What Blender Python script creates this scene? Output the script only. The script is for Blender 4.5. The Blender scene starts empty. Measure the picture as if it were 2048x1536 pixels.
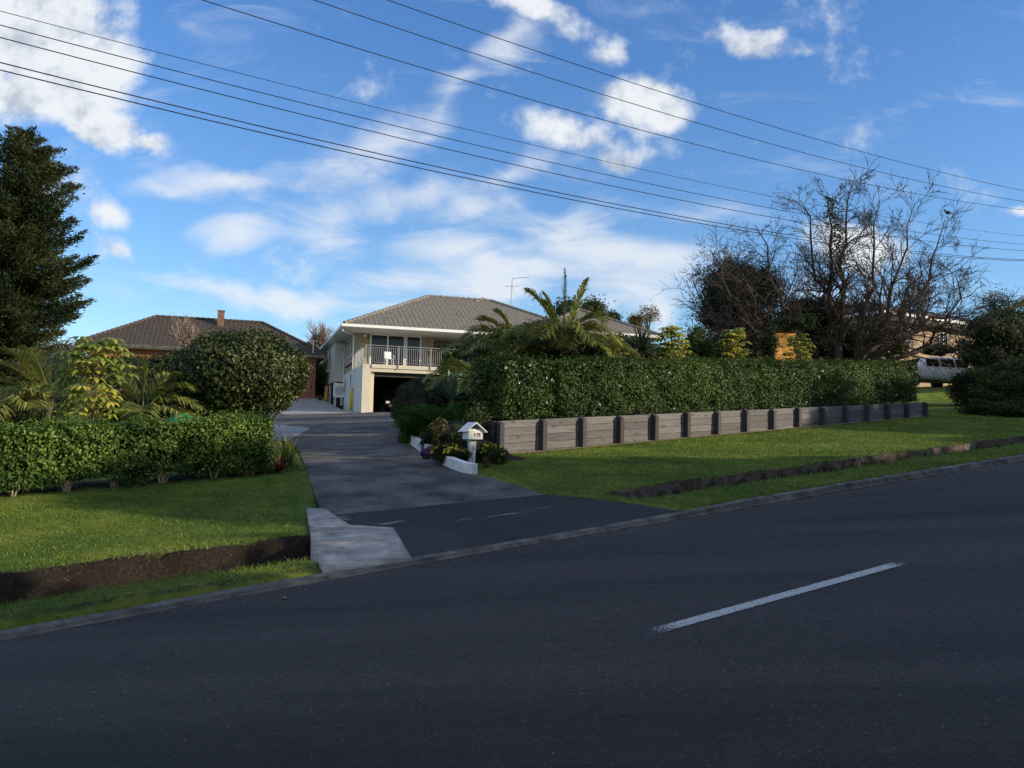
import bpy, math, random
import numpy as np
from math import sin, cos, pi, radians, sqrt, atan2
from mathutils import Matrix, Vector, Euler

rng = np.random.default_rng(7)
random.seed(7)
scene = bpy.context.scene
COL = scene.collection

# ------------------------------------------------------------------ camera frame
F = 1750.0; PITCH = radians(3.6); ROLL = radians(1.3); CZ = 1.6
CM = np.array((Matrix.Rotation(pi/2+PITCH, 3, 'X') @ Matrix.Rotation(ROLL, 3, 'Z')))
cam_d = bpy.data.cameras.new('camera'); cam = bpy.data.objects.new('camera', cam_d); COL.objects.link(cam)
cam_d.sensor_width = 36; cam_d.lens = 36*F/2048; cam_d.clip_end = 6000; cam_d.clip_start = 0.1
cam.matrix_world = Matrix.Translation((0, 0, CZ)) @ Matrix(CM.tolist()).to_4x4()
scene.camera = cam

def at(px, py, Y):
    d = CM @ np.array([(px-1024)/F, -(py-768)/F, -1.0])
    d = d*(Y/d[1]); return np.array([d[0], Y, CZ+d[2]])

# ------------------------------------------------------------------ ground heights
def sm(a, b, x):
    t = np.clip((np.asarray(x, float)-a)/(b-a), 0, 1); return t*t*(3-2*t)
def to_st(x, y): return .8*x+.6*y, -.6*x+.8*y
def to_xy(s, t): return .8*s-.6*t, .6*s+.8*t
def slope_s(s):
    s = np.asarray(s, float)
    return .08*np.where(s > 90, 90+(1-np.exp(-(np.maximum(s, 90)-90)/40))*40,
           np.where(s < -40, -40-(1-np.exp((np.minimum(s, -40)+40)/40))*40, s))
def base_h(s, t):
    r = np.interp(t, [-200, -20, -1, .3, 7.6, 10, 14.4, 25, 45, 52.5, 57, 100, 400],
                  [1.5, .6, .1, 0, .02, .12, .5, .9, 1.05, 1.6, 2.0, 5, 7])
    z = slope_s(s)+r
    # level ground in front of and under the main house
    x, y = to_xy(s, t); a = (x+8.5)*.956+(y-50)*.292; b = -(x+8.5)*.292+(y-50)*.956
    w = sm(-9, -2.5, b)*(1-sm(18, 24, b))*sm(-1.2, .2, a)*(1-sm(19, 25, a))
    return z*(1-w)+2.86*w
def drive_mask(s, t):
    L = np.interp(t, [7, 7.6, 8.33, 9.9, 10.95, 13.2, 17.5, 23, 30.5, 40], [3.4, 3.55, 3.8, 4.42, 4.87, 5.9, 7.5, 9.0, 11, 12])
    R = np.interp(t, [7, 8.6, 10.1, 13.5, 17.2, 24.2, 38], [8.5, 8.5, 8.3, 8.5, 10.1, 13.7, 22])
    return L, R
def ground(s, t, ditch=True):
    s = np.asarray(s, float); t = np.asarray(t, float)
    z = base_h(s, t)
    L, R = drive_mask(s, t)
    if ditch:
        # open drain beside the road, on each side of the crossing
        wob = .05*np.sin(s*1.3)+.04*np.sin(s*3.1+1)+.03*np.sin(s*7.3+2)*(s < 6)
        near_e = np.where(s < 6, 8.25, 8.72)+wob*.6; far_e = np.where(s < 6, 9.34, 9.5)+wob
        prof = sm(near_e-.08, near_e+.14, t)*(1-sm(far_e-.16, far_e+.02, t))
        ends = np.where(s < 6, 1-sm(L+.12, L+.24, s), sm(8.6, 9.6, s))
        z = z-np.where(s < 6, .5, .4)*prof*ends
        z = z+.05*sm(7.6, 7.75, t)*(1-sm(9, 12, t))*(1-sm(L-.08, L+.04, s)*(1-sm(R, R+.15, s)))
    # planting bed held up by the sleeper wall
    bed = sm(14.12, 14.2, t)*(1-sm(17, 24, t))*sm(10.0, 10.35, s)*sm(R+.1, R+.7, s)*(1-sm(26.4, 27.2, s))
    z = z+bed*(np.interp(s, [10, 28], [.6, .34]))
    # garden mound beside the drive
    mound = sm(R+.1, R+.9, s)*(1-sm(10.0, 10.4, s)*(t < 20))*sm(13.0, 14.2, t)*(1-sm(28, 34, t))
    z = z+.28*mound
    # level pad in front of garage
    x, y = to_xy(s, t)
    return z
def G(x, y): return float(ground(*to_st(x, y)))
def Gv(x, y): return ground(*to_st(np.asarray(x, float), np.asarray(y, float)))
def hit(px, py, plain=True):
    d = CM @ np.array([(px-1024)/F, -(py-768)/F, -1.0])
    k = np.arange(3, 200, .03); P = d[None]*k[:, None]; P[:, 2] += CZ
    s, t = to_st(P[:, 0], P[:, 1]); g = base_h(s, t) if plain else ground(s, t)
    i = int(np.argmax(P[:, 2] < g)); return P[i]

# ------------------------------------------------------------------ materials
class NT:
    def __init__(self, name):
        self.m = bpy.data.materials.new(name); self.m.use_nodes = True
        self.t = self.m.node_tree; self.N = self.t.nodes; self.b = self.N['Principled BSDF']; self.out = self.N['Material Output']
    def n(self, typ, **kw):
        o = self.N.new(typ)
        for k, v in kw.items():
            if k in o.inputs: o.inputs[k].default_value = v
            else: setattr(o, k, v)
        return o
    def l(self, a, b): self.t.links.new(a, b)
def ramp(nt, fac, stops, interp='LINEAR'):
    r = nt.n('ShaderNodeValToRGB'); r.color_ramp.interpolation = interp
    e = r.color_ramp.elements
    while len(e) < len(stops): e.new(.5)
    for i, (p, c) in enumerate(stops):
        e[i].position = p; e[i].color = (*c, 1) if len(c) == 3 else c
    nt.l(fac, r.inputs[0]); return r.outputs[0]
def mat(name, c, rough=.7, var=.25, scale=6, bump=.0, bscale=40, metallic=0, spec=.3, c2=None, detail=6, stretch=None):
    nt = NT(name); tc = nt.n('ShaderNodeTexCoord'); src = tc.outputs['Object']
    if stretch:
        mp = nt.n('ShaderNodeMapping'); mp.inputs['Scale'].default_value = stretch; nt.l(src, mp.inputs[0]); src = mp.outputs[0]
    no = nt.n('ShaderNodeTexNoise', Scale=scale, Detail=detail, Roughness=.65); nt.l(src, no.inputs['Vector'])
    a = tuple(max(0, v*(1-var)) for v in c); b = c2 or tuple(min(1, v*(1+var)) for v in c)
    nt.l(ramp(nt, no.outputs[0], [(.3, a), (.7, b)]), nt.b.inputs['Base Color'])
    nt.b.inputs['Roughness'].default_value = rough; nt.b.inputs['Metallic'].default_value = metallic
    nt.b.inputs['Specular IOR Level'].default_value = spec
    if bump:
        n2 = nt.n('ShaderNodeTexNoise', Scale=bscale, Detail=4); nt.l(src, n2.inputs['Vector'])
        bp = nt.n('ShaderNodeBump', Strength=bump, Distance=.02); nt.l(n2.outputs[0], bp.inputs['Height']); nt.l(bp.outputs[0], nt.b.inputs['Normal'])
    return nt.m
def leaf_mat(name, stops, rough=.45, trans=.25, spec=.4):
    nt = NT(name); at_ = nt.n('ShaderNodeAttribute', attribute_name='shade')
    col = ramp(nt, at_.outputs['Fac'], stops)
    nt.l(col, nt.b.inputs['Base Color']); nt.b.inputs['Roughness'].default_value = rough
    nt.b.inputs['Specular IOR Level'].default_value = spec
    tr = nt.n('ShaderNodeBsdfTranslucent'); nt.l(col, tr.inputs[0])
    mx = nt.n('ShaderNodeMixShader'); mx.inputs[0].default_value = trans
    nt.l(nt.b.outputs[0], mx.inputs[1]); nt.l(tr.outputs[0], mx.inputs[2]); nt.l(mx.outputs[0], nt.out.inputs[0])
    return nt.m

def brick_mat(name, c1, c2, mortar, bw=.24, bh=.085, msize=.012):
    nt = NT(name); uv = nt.n('ShaderNodeUVMap')
    br = nt.n('ShaderNodeTexBrick'); br.inputs['Scale'].default_value = 1
    br.inputs['Brick Width'].default_value = bw; br.inputs['Row Height'].default_value = bh
    br.inputs['Mortar Size'].default_value = msize; br.inputs['Mortar Smooth'].default_value = .3
    br.inputs['Color1'].default_value = (*c1, 1); br.inputs['Color2'].default_value = (*c2, 1); br.inputs['Mortar'].default_value = (*mortar, 1)
    nt.l(uv.outputs[0], br.inputs[0])
    no = nt.n('ShaderNodeTexNoise', Scale=3, Detail=6); nt.l(uv.outputs[0], no.inputs['Vector'])
    mx = nt.n('ShaderNodeMix', data_type='RGBA', blend_type='MULTIPLY'); mx.inputs[0].default_value = .6
    nt.l(br.outputs[0], mx.inputs[6]); nt.l(ramp(nt, no.outputs[0], [(.3, (.6, .6, .6)), (.7, (1.15, 1.15, 1.15))]), mx.inputs[7])
    nt.l(mx.outputs[2], nt.b.inputs['Base Color']); nt.b.inputs['Roughness'].default_value = .85
    bp = nt.n('ShaderNodeBump', Strength=.5, Distance=.01); bp.invert = True; nt.l(br.outputs['Fac'], bp.inputs['Height']); nt.l(bp.outputs[0], nt.b.inputs['Normal'])
    return nt.m

def asphalt(name, base, chip, big=.25, patch=(.8, 1.2), scale=110, marks=False):
    nt = NT(name); tc = nt.n('ShaderNodeTexCoord'); o = tc.outputs['Object']
    v = nt.n('ShaderNodeTexVoronoi', Scale=scale); nt.l(o, v.inputs['Vector'])
    col = ramp(nt, v.outputs['Color'], [(.0, tuple(x*.55 for x in base)), (.55, base), (.9, tuple(x*1.5 for x in base)), (1, chip)])
    no = nt.n('ShaderNodeTexNoise', Scale=big, Detail=7, Roughness=.6)
    if marks:   # worn bands along the direction of travel
        mp = nt.n('ShaderNodeMapping'); mp.inputs['Rotation'].default_value = (0, 0, -radians(36.87)); mp.inputs['Scale'].default_value = (.12, 1.6, 1)
        nt.l(o, mp.inputs[0]); nt.l(mp.outputs[0], no.inputs['Vector']); no.inputs['Scale'].default_value = .7
    else: nt.l(o, no.inputs['Vector'])
    n2 = nt.n('ShaderNodeTexNoise', Scale=9, Detail=8, Roughness=.7); nt.l(o, n2.inputs['Vector'])
    mx = nt.n('ShaderNodeMix', data_type='RGBA', blend_type='MULTIPLY'); mx.inputs[0].default_value = 1
    nt.l(col, mx.inputs[6]); nt.l(ramp(nt, no.outputs[0], [(.36, (patch[0],)*3), (.64, (patch[1],)*3)]), mx.inputs[7])
    m2 = nt.n('ShaderNodeMix', data_type='RGBA', blend_type='MULTIPLY'); m2.inputs[0].default_value = 1
    nt.l(mx.outputs[2], m2.inputs[6]); nt.l(ramp(nt, n2.outputs[0], [(.3, (.78,)*3), (.7, (1.2,)*3)]), m2.inputs[7])
    nt.l(m2.outputs[2], nt.b.inputs['Base Color'])
    nt.b.inputs['Roughness'].default_value = .82; nt.b.inputs['Specular IOR Level'].default_value = .35
    bp = nt.n('ShaderNodeBump', Strength=.9, Distance=.008); nt.l(v.outputs['Distance'], bp.inputs['Height']); nt.l(bp.outputs[0], nt.b.inputs['Normal'])
    return nt.m

M = {}
M['road'] = asphalt('road_chipseal', (.0285, .0250, .0215), (.15, .142, .133), patch=(.62, 1.6), scale=80, marks=True)
M['drive'] = asphalt('old_driveway', (.085, .079, .074), (.24, .23, .22), big=1.3, patch=(.42, 1.55), scale=70)
M['crossing'] = asphalt('fresh_asphalt', (.022, .021, .02), (.09, .09, .09), big=.7, patch=(.7, 1.35), scale=60)
M['concrete'] = mat('concrete', (.19, .182, .165), .85, .25, 3.5, .8, 60, c2=(.46, .44, .41), detail=14)
M['concrete_dk'] = mat('weathered_concrete', (.04, .036, .031), .9, .5, 4, .8, 50, c2=(.19, .18, .165), detail=11)
M['pad'] = mat('concrete_pad', (.26, .26, .26), .85, .15, 1.2, .2, 50)
M['white'] = mat('white_paint', (.74, .74, .73), .5, .05, 4)
M['whitew'] = mat('weathered_white_paint', (.62, .64, .64), .6, .18, 9, .3, 40, c2=(.78, .79, .78))
M['cream'] = mat('cream_plaster', (.54, .50, .41), .8, .06, 2, .2, 60)
M['wallwhite'] = mat('grey_white_plaster', (.62, .63, .60), .85, .06, 2, .2, 60)
M['board'] = mat('painted_weatherboard', (.50, .50, .44), .6, .06, 3)
M['glass'] = mat('dark_glass', (.008, .009, .012), .12, .1, 1, spec=.35)
M['black'] = mat('black_plastic', (.012, .012, .012), .5, .1, 5)
M['rubber'] = mat('rubber', (.02, .02, .02), .8, .1, 9)
M['rail'] = mat('grey_white_rail', (.30, .31, .32), .5, .05, 8)
M['metal'] = mat('galvanised_metal', (.45, .46, .47), .4, .1, 8, metallic=.8)
M['wire'] = mat('cable', (.01, .01, .012), .6, .1, 8)
M['globe'] = mat('opal_glass', (.62, .62, .58), .3, .03, 8)
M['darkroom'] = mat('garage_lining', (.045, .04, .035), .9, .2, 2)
M['yellow'] = mat('yellow_hose', (.62, .52, .04), .5, .1, 8)
M['blue'] = mat('blue_plastic', (.02, .08, .35), .5, .1, 8)
M['orange'] = mat('ochre_plaster', (.62, .33, .08), .8, .15, 3)
M['sill'] = mat('red_brick_sill', (.18, .05, .03), .8, .2, 20)
M['brick_cream'] = brick_mat('cream_brick', (.50, .41, .26), (.40, .32, .20), (.30, .27, .22))
M['brick_red'] = brick_mat('red_brick', (.36, .11, .06), (.29, .08, .045), (.25, .15, .11))
M['brick_tan'] = brick_mat('tan_brick', (.42, .30, .19), (.35, .24, .145), (.30, .25, .19))
M['brick_chim'] = brick_mat('chimney_brick', (.22, .10, .06), (.14, .07, .045), (.2, .17, .14))
M['tile_grey'] = mat('grey_roof_tile', (.15, .135, .115), .75, .35, 7, .2, 40, c2=(.25, .235, .205))
M['tile_dark'] = mat('brown_roof_tile', (.048, .038, .032), .75, .35, 7, .2, 40, c2=(.092, .075, .062))
M['tile_blue'] = mat('slate_roof_tile', (.08, .085, .10), .7, .3, 7)
M['bark'] = mat('bark', (.10, .08, .06), .9, .35, 12, .6, 30)
M['bark_dark'] = mat('dark_bark', (.055, .042, .034), .9, .35, 12, .6, 30)
M['bark_pale'] = mat('pale_stem', (.26, .2, .13), .9, .3, 12, .5, 30)
M['twig_pink'] = mat('pinkish_twig', (.25, .18, .16), .9, .2, 12)
M['soil'] = mat('soil', (.045, .032, .022), .95, .5, 8, .8, 20)
M['car_white'] = mat('silver_white_car_paint', (.62, .63, .65), .25, .02, 3, spec=.6)
M['car_dark'] = mat('dark_car_paint', (.03, .035, .04), .25, .02, 3, spec=.6)
M['red_lens'] = mat('red_lens', (.5, .02, .01), .2, .05, 3, spec=.6)
M['green_sheet'] = mat('green_plastic', (.03, .42, .2), .4, .25, 7)
M['rust_red'] = mat('number_red', (.14, .03, .02), .6, .1, 9)

def timber_mat(name, base, c2):
    nt = NT(name); tc = nt.n('ShaderNodeTexCoord'); oi = nt.n('ShaderNodeObjectInfo')
    uv = nt.n('ShaderNodeUVMap')
    ad = nt.n('ShaderNodeVectorMath', operation='ADD'); nt.l(uv.outputs[0], ad.inputs[0])
    mu = nt.n('ShaderNodeMath', operation='MULTIPLY'); mu.inputs[1].default_value = 37; nt.l(oi.outputs['Random'], mu.inputs[0])
    nt.l(mu.outputs[0], ad.inputs[1])
    mp = nt.n('ShaderNodeMapping'); mp.inputs['Scale'].default_value = (1.2, 16, 1); nt.l(ad.outputs[0], mp.inputs[0])
    g = nt.n('ShaderNodeTexNoise', Scale=2.2, Detail=8, Roughness=.7, Distortion=.9); nt.l(mp.outputs[0], g.inputs['Vector'])
    col = ramp(nt, g.outputs[0], [(.3, base), (.6, c2), (.75, tuple(v*1.15 for v in c2))])
    mp2 = nt.n('ShaderNodeMapping'); mp2.inputs['Scale'].default_value = (2.6, 6.5, 1); nt.l(ad.outputs[0], mp2.inputs[0])
    v = nt.n('ShaderNodeTexVoronoi', Scale=1); nt.l(mp2.outputs[0], v.inputs['Vector'])
    kn = ramp(nt, v.outputs['Distance'], [(.05, (.25, .22, .2)), (.16, (.75, .72, .7)), (.24, (1, 1, 1))])
    mx = nt.n('ShaderNodeMix', data_type='RGBA', blend_type='MULTIPLY'); mx.inputs[0].default_value = .9
    nt.l(col, mx.inputs[6]); nt.l(kn, mx.inputs[7])
    hv = nt.n('ShaderNodeHueSaturation'); nt.l(mx.outputs[2], hv.inputs['Color']); mr = nt.n('ShaderNodeMapRange'); mr.inputs['To Min'].default_value = .68; mr.inputs['To Max'].default_value = 1.3; nt.l(oi.outputs['Random'], mr.inputs['Value']); nt.l(mr.outputs[0], hv.inputs['Value'])
    nt.l(hv.outputs[0], nt.b.inputs['Base Color'])
    nt.b.inputs['Roughness'].default_value = .8
    bp = nt.n('ShaderNodeBump', Strength=.5, Distance=.006); nt.l(g.outputs[0], bp.inputs['Height']); nt.l(bp.outputs[0], nt.b.inputs['Normal'])
    return nt.m
M['timber'] = timber_mat('stained_timber', (.05, .05, .053), (.128, .126, .128))
M['timber_post'] = timber_mat('shade_black_timber', (.018, .018, .022), (.04, .039, .042))  # near-black: shade of the left-facing sides put into the timber colour

# grass ground: green, dry and bare earth blended from the mesh's 'soil' attribute
def ground_mat():
    nt = NT('lawn'); tc = nt.n('ShaderNodeTexCoord'); o = tc.outputs['Object']
    n1 = nt.n('ShaderNodeTexNoise', Scale=.8, Detail=10, Roughness=.72); nt.l(o, n1.inputs['Vector'])
    n2 = nt.n('ShaderNodeTexNoise', Scale=28, Detail=6, Roughness=.75); nt.l(o, n2.inputs['Vector'])
    c = ramp(nt, n1.outputs[0], [(.33, (.032, .066, .011)), (.5, (.085, .135, .021)), (.62, (.17, .19, .036)), (.75, (.24, .21, .08))])
    mx = nt.n('ShaderNodeMix', data_type='RGBA', blend_type='MULTIPLY'); mx.inputs[0].default_value = 1
    nt.l(c, mx.inputs[6]); nt.l(ramp(nt, n2.outputs[0], [(.3, (.45, .5, .4)), (.7, (1.5, 1.45, 1.3))]), mx.inputs[7])
    a = nt.n('ShaderNodeAttribute', attribute_name='soil')
    n3 = nt.n('ShaderNodeTexNoise', Scale=7, Detail=6, Roughness=.7); nt.l(o, n3.inputs['Vector'])
    ma = nt.n('ShaderNodeMath', operation='MULTIPLY_ADD'); nt.l(n3.outputs[0], ma.inputs[0]); ma.inputs[1].default_value = 1.2; nt.l(a.outputs['Fac'], ma.inputs[2])
    fac = ramp(nt, ma.outputs[0], [(.95, (0, 0, 0)), (1.15, (1, 1, 1))]) if False else None
    mr = nt.n('ShaderNodeMapRange'); mr.inputs['From Min'].default_value = .85; mr.inputs['From Max'].default_value = 1.15; nt.l(ma.outputs[0], mr.inputs['Value'])
    soil = ramp(nt, n2.outputs[0], [(.3, (.010, .008, .006)), (.55, (.028, .021, .016)), (.78, (.09, .07, .05))])
    m2 = nt.n('ShaderNodeMix', data_type='RGBA'); nt.l(mr.outputs[0], m2.inputs[0]); nt.l(mx.outputs[2], m2.inputs[6]); nt.l(soil, m2.inputs[7])
    nt.l(m2.outputs[2], nt.b.inputs['Base Color']); nt.b.inputs['Roughness'].default_value = .9; nt.b.inputs['Specular IOR Level'].default_value = .15
    bp = nt.n('ShaderNodeBump', Strength=1, Distance=.03); nt.l(n2.outputs[0], bp.inputs['Height']); nt.l(bp.outputs[0], nt.b.inputs['Normal'])
    return nt.m
M['lawn'] = ground_mat()
g3 = lambda a, b, c: [(.0, a), (.55, b), (1., c)]
M['hedge'] = leaf_mat('hedge_leaf', g3((.022, .05, .008), (.075, .14, .02), (.20, .27, .055)), .5, .25, .25)
M['hedge2'] = leaf_mat('glossy_hedge_leaf', g3((.020, .043, .007), (.058, .105, .017), (.155, .205, .05)), .48, .24, .24)
M['camellia'] = leaf_mat('camellia_leaf', g3((.018, .028, .008), (.055, .075, .018), (.17, .17, .05)), .42, .15, .32)
M['conifer'] = leaf_mat('conifer_needles', g3((.011, .019, .008), (.036, .050, .018), (.10, .105, .036)), .7, .2, .15)
M['dark'] = leaf_mat('dark_leaf', g3((.010, .019, .007), (.028, .047, .015), (.075, .095, .032)), .55, .15, .2)
M['mid'] = leaf_mat('mid_leaf', g3((.02, .034, .01), (.06, .088, .024), (.14, .165, .048)), .55, .22, .22)
M['yellowg'] = leaf_mat('yellow_green_leaf', g3((.02, .04, .008), (.08, .11, .015), (.24, .23, .04)), .4, .25, .4)
M['umbrella'] = leaf_mat('umbrella_leaf', g3((.05, .10, .015), (.19, .24, .035), (.50, .45, .07)), .4, .3, .3)
M['palm'] = leaf_mat('palm_leaf', g3((.035, .06, .014), (.11, .145, .03), (.38, .35, .09)), .45, .35, .3)
M['grey'] = leaf_mat('grey_green_leaf', g3((.02, .03, .018), (.055, .07, .04), (.13, .14, .09)), .6, .15, .2)
M['agave'] = leaf_mat('agave_leaf', g3((.07, .14, .11), (.13, .23, .18), (.22, .34, .28)), .5, .05, .25)
M['fern'] = leaf_mat('fern_leaf', g3((.02, .065, .009), (.055, .14, .02), (.11, .22, .04)), .6, .3, .15)
M['pale'] = leaf_mat('pale_olive_leaf', g3((.06, .06, .03), (.13, .125, .07), (.24, .22, .14)), .7, .15, .2)
M['autumn'] = leaf_mat('autumn_leaf', g3((.06, .05, .02), (.16, .12, .04), (.24, .14, .05)), .6, .25, .2)
M['redleaf'] = leaf_mat('red_brown_leaf', g3((.06, .012, .01), (.16, .04, .02), (.30, .12, .05)), .5, .2, .3)
M['daisy'] = leaf_mat('yellow_petal', g3((.5, .42, .02), (.7, .6, .05), (.75, .68, .3)), .6, .2, .2)
M['purple'] = leaf_mat('purple_petal', g3((.07, .01, .16), (.14, .02, .34), (.2, .05, .45)), .6, .2, .2)
M['whitefl'] = leaf_mat('white_petal', g3((.6, .6, .55), (.75, .75, .7), (.8, .8, .76)), .6, .2, .2)
M['blade'] = leaf_mat('grass_blade', [(0, (.04, .085, .012)), (.5, (.13, .20, .028)), (.8, (.25, .28, .05)), (1, (.42, .36, .18))], .6, .25, .2)
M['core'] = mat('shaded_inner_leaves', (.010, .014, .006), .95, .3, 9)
M['deadleaf'] = mat('dry_leaf', (.28, .18, .09), .8, .2, 30)

# ------------------------------------------------------------------ object helpers
def tag(o, label=None, cat=None, group=None, kind=None):
    if label: o['label'] = label
    if cat: o['category'] = cat
    if group: o['group'] = group
    if kind: o['kind'] = kind
    return o
def thing(name, loc, label, cat, group=None, rz=0):
    o = bpy.data.objects.new(name, None); COL.objects.link(o); o.location = tuple(float(v) for v in loc); o.rotation_euler = (0, 0, rz)
    o.empty_display_size = .2
    return tag(o, label, cat, group)
def link(name, me, mats, parent=None, loc=(0, 0, 0)):
    for m_ in (mats if isinstance(mats, (list, tuple)) else [mats]): me.materials.append(m_)
    o = bpy.data.objects.new(name, me); COL.objects.link(o)
    if parent: o.parent = parent
    o.location = tuple(float(v) for v in loc); return o
def copy_tree(o, parent=None):
    c = o.copy(); COL.objects.link(c); c.parent = parent
    for ch in list(o.children): copy_tree(ch, c)
    return c

def W3(s, t, z): x, y = to_xy(s, t); return (x, y, z)

class MB:
    """collects polygons, then becomes one mesh object; tf maps local coordinates to world"""
    def __init__(s, tf=None): s.v = []; s.f = []; s.tf = tf or (lambda p: p)
    def vert(s, p): s.v.append(tuple(float(q) for q in s.tf(p))); return len(s.v)-1
    def poly(s, pts): s.f.append([s.vert(p) for p in pts])
    def box(s, x0, x1, y0, y1, z0, z1):
        i = [s.vert(p) for p in ((x0, y0, z0), (x1, y0, z0), (x1, y1, z0), (x0, y1, z0), (x0, y0, z1), (x1, y0, z1), (x1, y1, z1), (x0, y1, z1))]
        for q in ((0, 3, 2, 1), (4, 5, 6, 7), (0, 1, 5, 4), (1, 2, 6, 5), (2, 3, 7, 6), (3, 0, 4, 7)): s.f.append([i[k] for k in q])
    def hull(s, bot, top):
        n = len(bot); a = [s.vert(p) for p in bot]; b = [s.vert(p) for p in top]
        s.f.append(a[::-1]); s.f.append(b)
        for k in range(n): s.f.append([a[k], a[(k+1) % n], b[(k+1) % n], b[k]])
    def tube(s, pts, rad, n=6, cap=True):
        pts = [np.array(s.tf(p), float) for p in pts]
        if not hasattr(rad, '__len__'): rad = [rad]*len(pts)
        rings = []; ref = None
        for k, p in enumerate(pts):
            d = pts[min(k+1, len(pts)-1)]-pts[max(k-1, 0)]; d = d/(np.linalg.norm(d)+1e-9)
            if ref is None:
                ref = np.cross(d, (0, 0, 1.)); ref = np.cross(d, (1., 0, 0)) if np.linalg.norm(ref) < .1 else ref
            ref = ref-d*np.dot(ref, d); ref /= np.linalg.norm(ref)+1e-9; w = np.cross(d, ref)
            r = []
            for j in range(n):
                a = 2*pi*j/n; q = p+rad[k]*(cos(a)*ref+sin(a)*w); s.v.append(tuple(q)); r.append(len(s.v)-1)
            rings.append(r)
        for k in range(len(rings)-1):
            for j in range(n): s.f.append([rings[k][j], rings[k][(j+1) % n], rings[k+1][(j+1) % n], rings[k+1][j]])
        if cap: s.f.append(rings[0][::-1]); s.f.append(rings[-1])
    def sphere(s, c, r, n=12, m=8, sq=(1, 1, 1)):
        ids = []
        for i in range(m+1):
            th = pi*i/m
            ids.append([s.vert((c[0]+r*sq[0]*sin(th)*cos(2*pi*j/n), c[1]+r*sq[1]*sin(th)*sin(2*pi*j/n), c[2]+r*sq[2]*cos(th))) for j in range(n)])
        for i in range(m):
            for j in range(n): s.f.append([ids[i][j], ids[i+1][j], ids[i+1][(j+1) % n], ids[i][(j+1) % n]])
    def build(s, name, m, parent=None, origin=None, smooth=False, bevel=0):
        V = np.array(s.v, float)
        if parent is not None:
            inv = parent.matrix_basis.inverted(); V = V @ np.array(inv.to_3x3()).T + np.array(inv.translation)
        elif origin is not None: V = V-np.array(origin)
        me = bpy.data.meshes.new(name); me.from_pydata(V.tolist(), [], s.f)
        uvl = me.uv_layers.new(name='UVMap'); me.update()
        uv = np.zeros((len(me.loops), 2))
        W = np.array(s.v, float)
        for p in me.polygons:
            nn = np.array(p.normal)
            t_ = np.array([-nn[1], nn[0], 0]); L = np.linalg.norm(t_)
            t_ = t_/L if L > .2 else np.array([1., 0, 0]); w_ = np.cross(nn, t_)
            for li in p.loop_indices:
                q = W[me.loops[li].vertex_index]; uv[li] = (q@t_, q@w_)
        uvl.data.foreach_set('uv', uv.ravel())
        if smooth: me.polygons.foreach_set('use_smooth', [True]*len(me.polygons))
        o = link(name, me, m, parent, (0, 0, 0) if parent is not None or origin is None else origin)
        if bevel:
            b = o.modifiers.new('b', 'BEVEL'); b.width = bevel; b.segments = 2; b.limit_method = 'ANGLE'
        return o

def raw_mesh(name, V, Fq, shade=None, mi=None):
    """numpy arrays to mesh. Fq: list of (k,n) int arrays"""
    me = bpy.data.meshes.new(name)
    me.vertices.add(len(V)); me.vertices.foreach_set('co', np.asarray(V, np.float32).ravel())
    tot = sum(f.size for f in Fq); npoly = sum(len(f) for f in Fq)
    me.loops.add(tot); me.loops.foreach_set('vertex_index', np.concatenate([f.ravel() for f in Fq]).astype(np.int32))
    me.polygons.add(npoly)
    sizes = np.concatenate([np.full(len(f), f.shape[1]) for f in Fq]); st_ = np.concatenate([[0], np.cumsum(sizes)[:-1]])
    me.polygons.foreach_set('loop_start', st_.astype(np.int32)); me.polygons.foreach_set('loop_total', sizes.astype(np.int32))
    if mi is not None: me.polygons.foreach_set('material_index', np.asarray(mi, np.int32))
    me.update(calc_edges=True)
    if shade is not None:
        a = me.attributes.new('shade', 'FLOAT', 'POINT'); a.data.foreach_set('value', np.asarray(shade, np.float32))
    return me
def unit(v): return v/(np.linalg.norm(v, axis=-1, keepdims=True)+1e-9)
def leaf_geo(P, N, L, W, droop=.2, jit=.6, fold=.25, shade=None, r=rng):
    """one folded pointed leaf per point: N is the way the leaf's face looks"""
    n = len(P); N = unit(N+jit*r.normal(size=(n, 3)))
    d = r.normal(size=(n, 3)); d[:, 2] -= droop*2; d = unit(d-N*np.sum(d*N, 1, keepdims=True))
    s = np.cross(N, d); Ls = (L*r.uniform(.7, 1.25, n))[:, None]; Ws = (W*r.uniform(.75, 1.2, n))[:, None]
    b = P-d*Ls*.5; t = P+d*Ls*.5-N*Ls*.12; m = P-d*Ls*.02
    V = np.stack([b, m+s*Ws*.5+N*Ws*fold, t, m-s*Ws*.5+N*Ws*fold], 1).reshape(-1, 3)
    i = np.arange(n)*4; Ft = np.concatenate([np.stack([i, i+1, i+2], 1), np.stack([i, i+2, i+3], 1)])
    sh = r.beta(2, 2.6, n) if shade is None else np.clip(shade, 0, 1)
    return V, Ft, np.repeat(sh, 4)
def lump(u, k=5, amp=.12, seed=0):
    """smooth bumpy radius factor over directions u"""
    r = np.random.default_rng(seed); o = np.ones(len(u))
    for j in range(k):
        f = r.normal(size=3)*(1.5+j*1.1); ph = r.uniform(0, 6.28); o += amp/(1+.35*j)*np.sin(u@f+ph)
    return o
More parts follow.
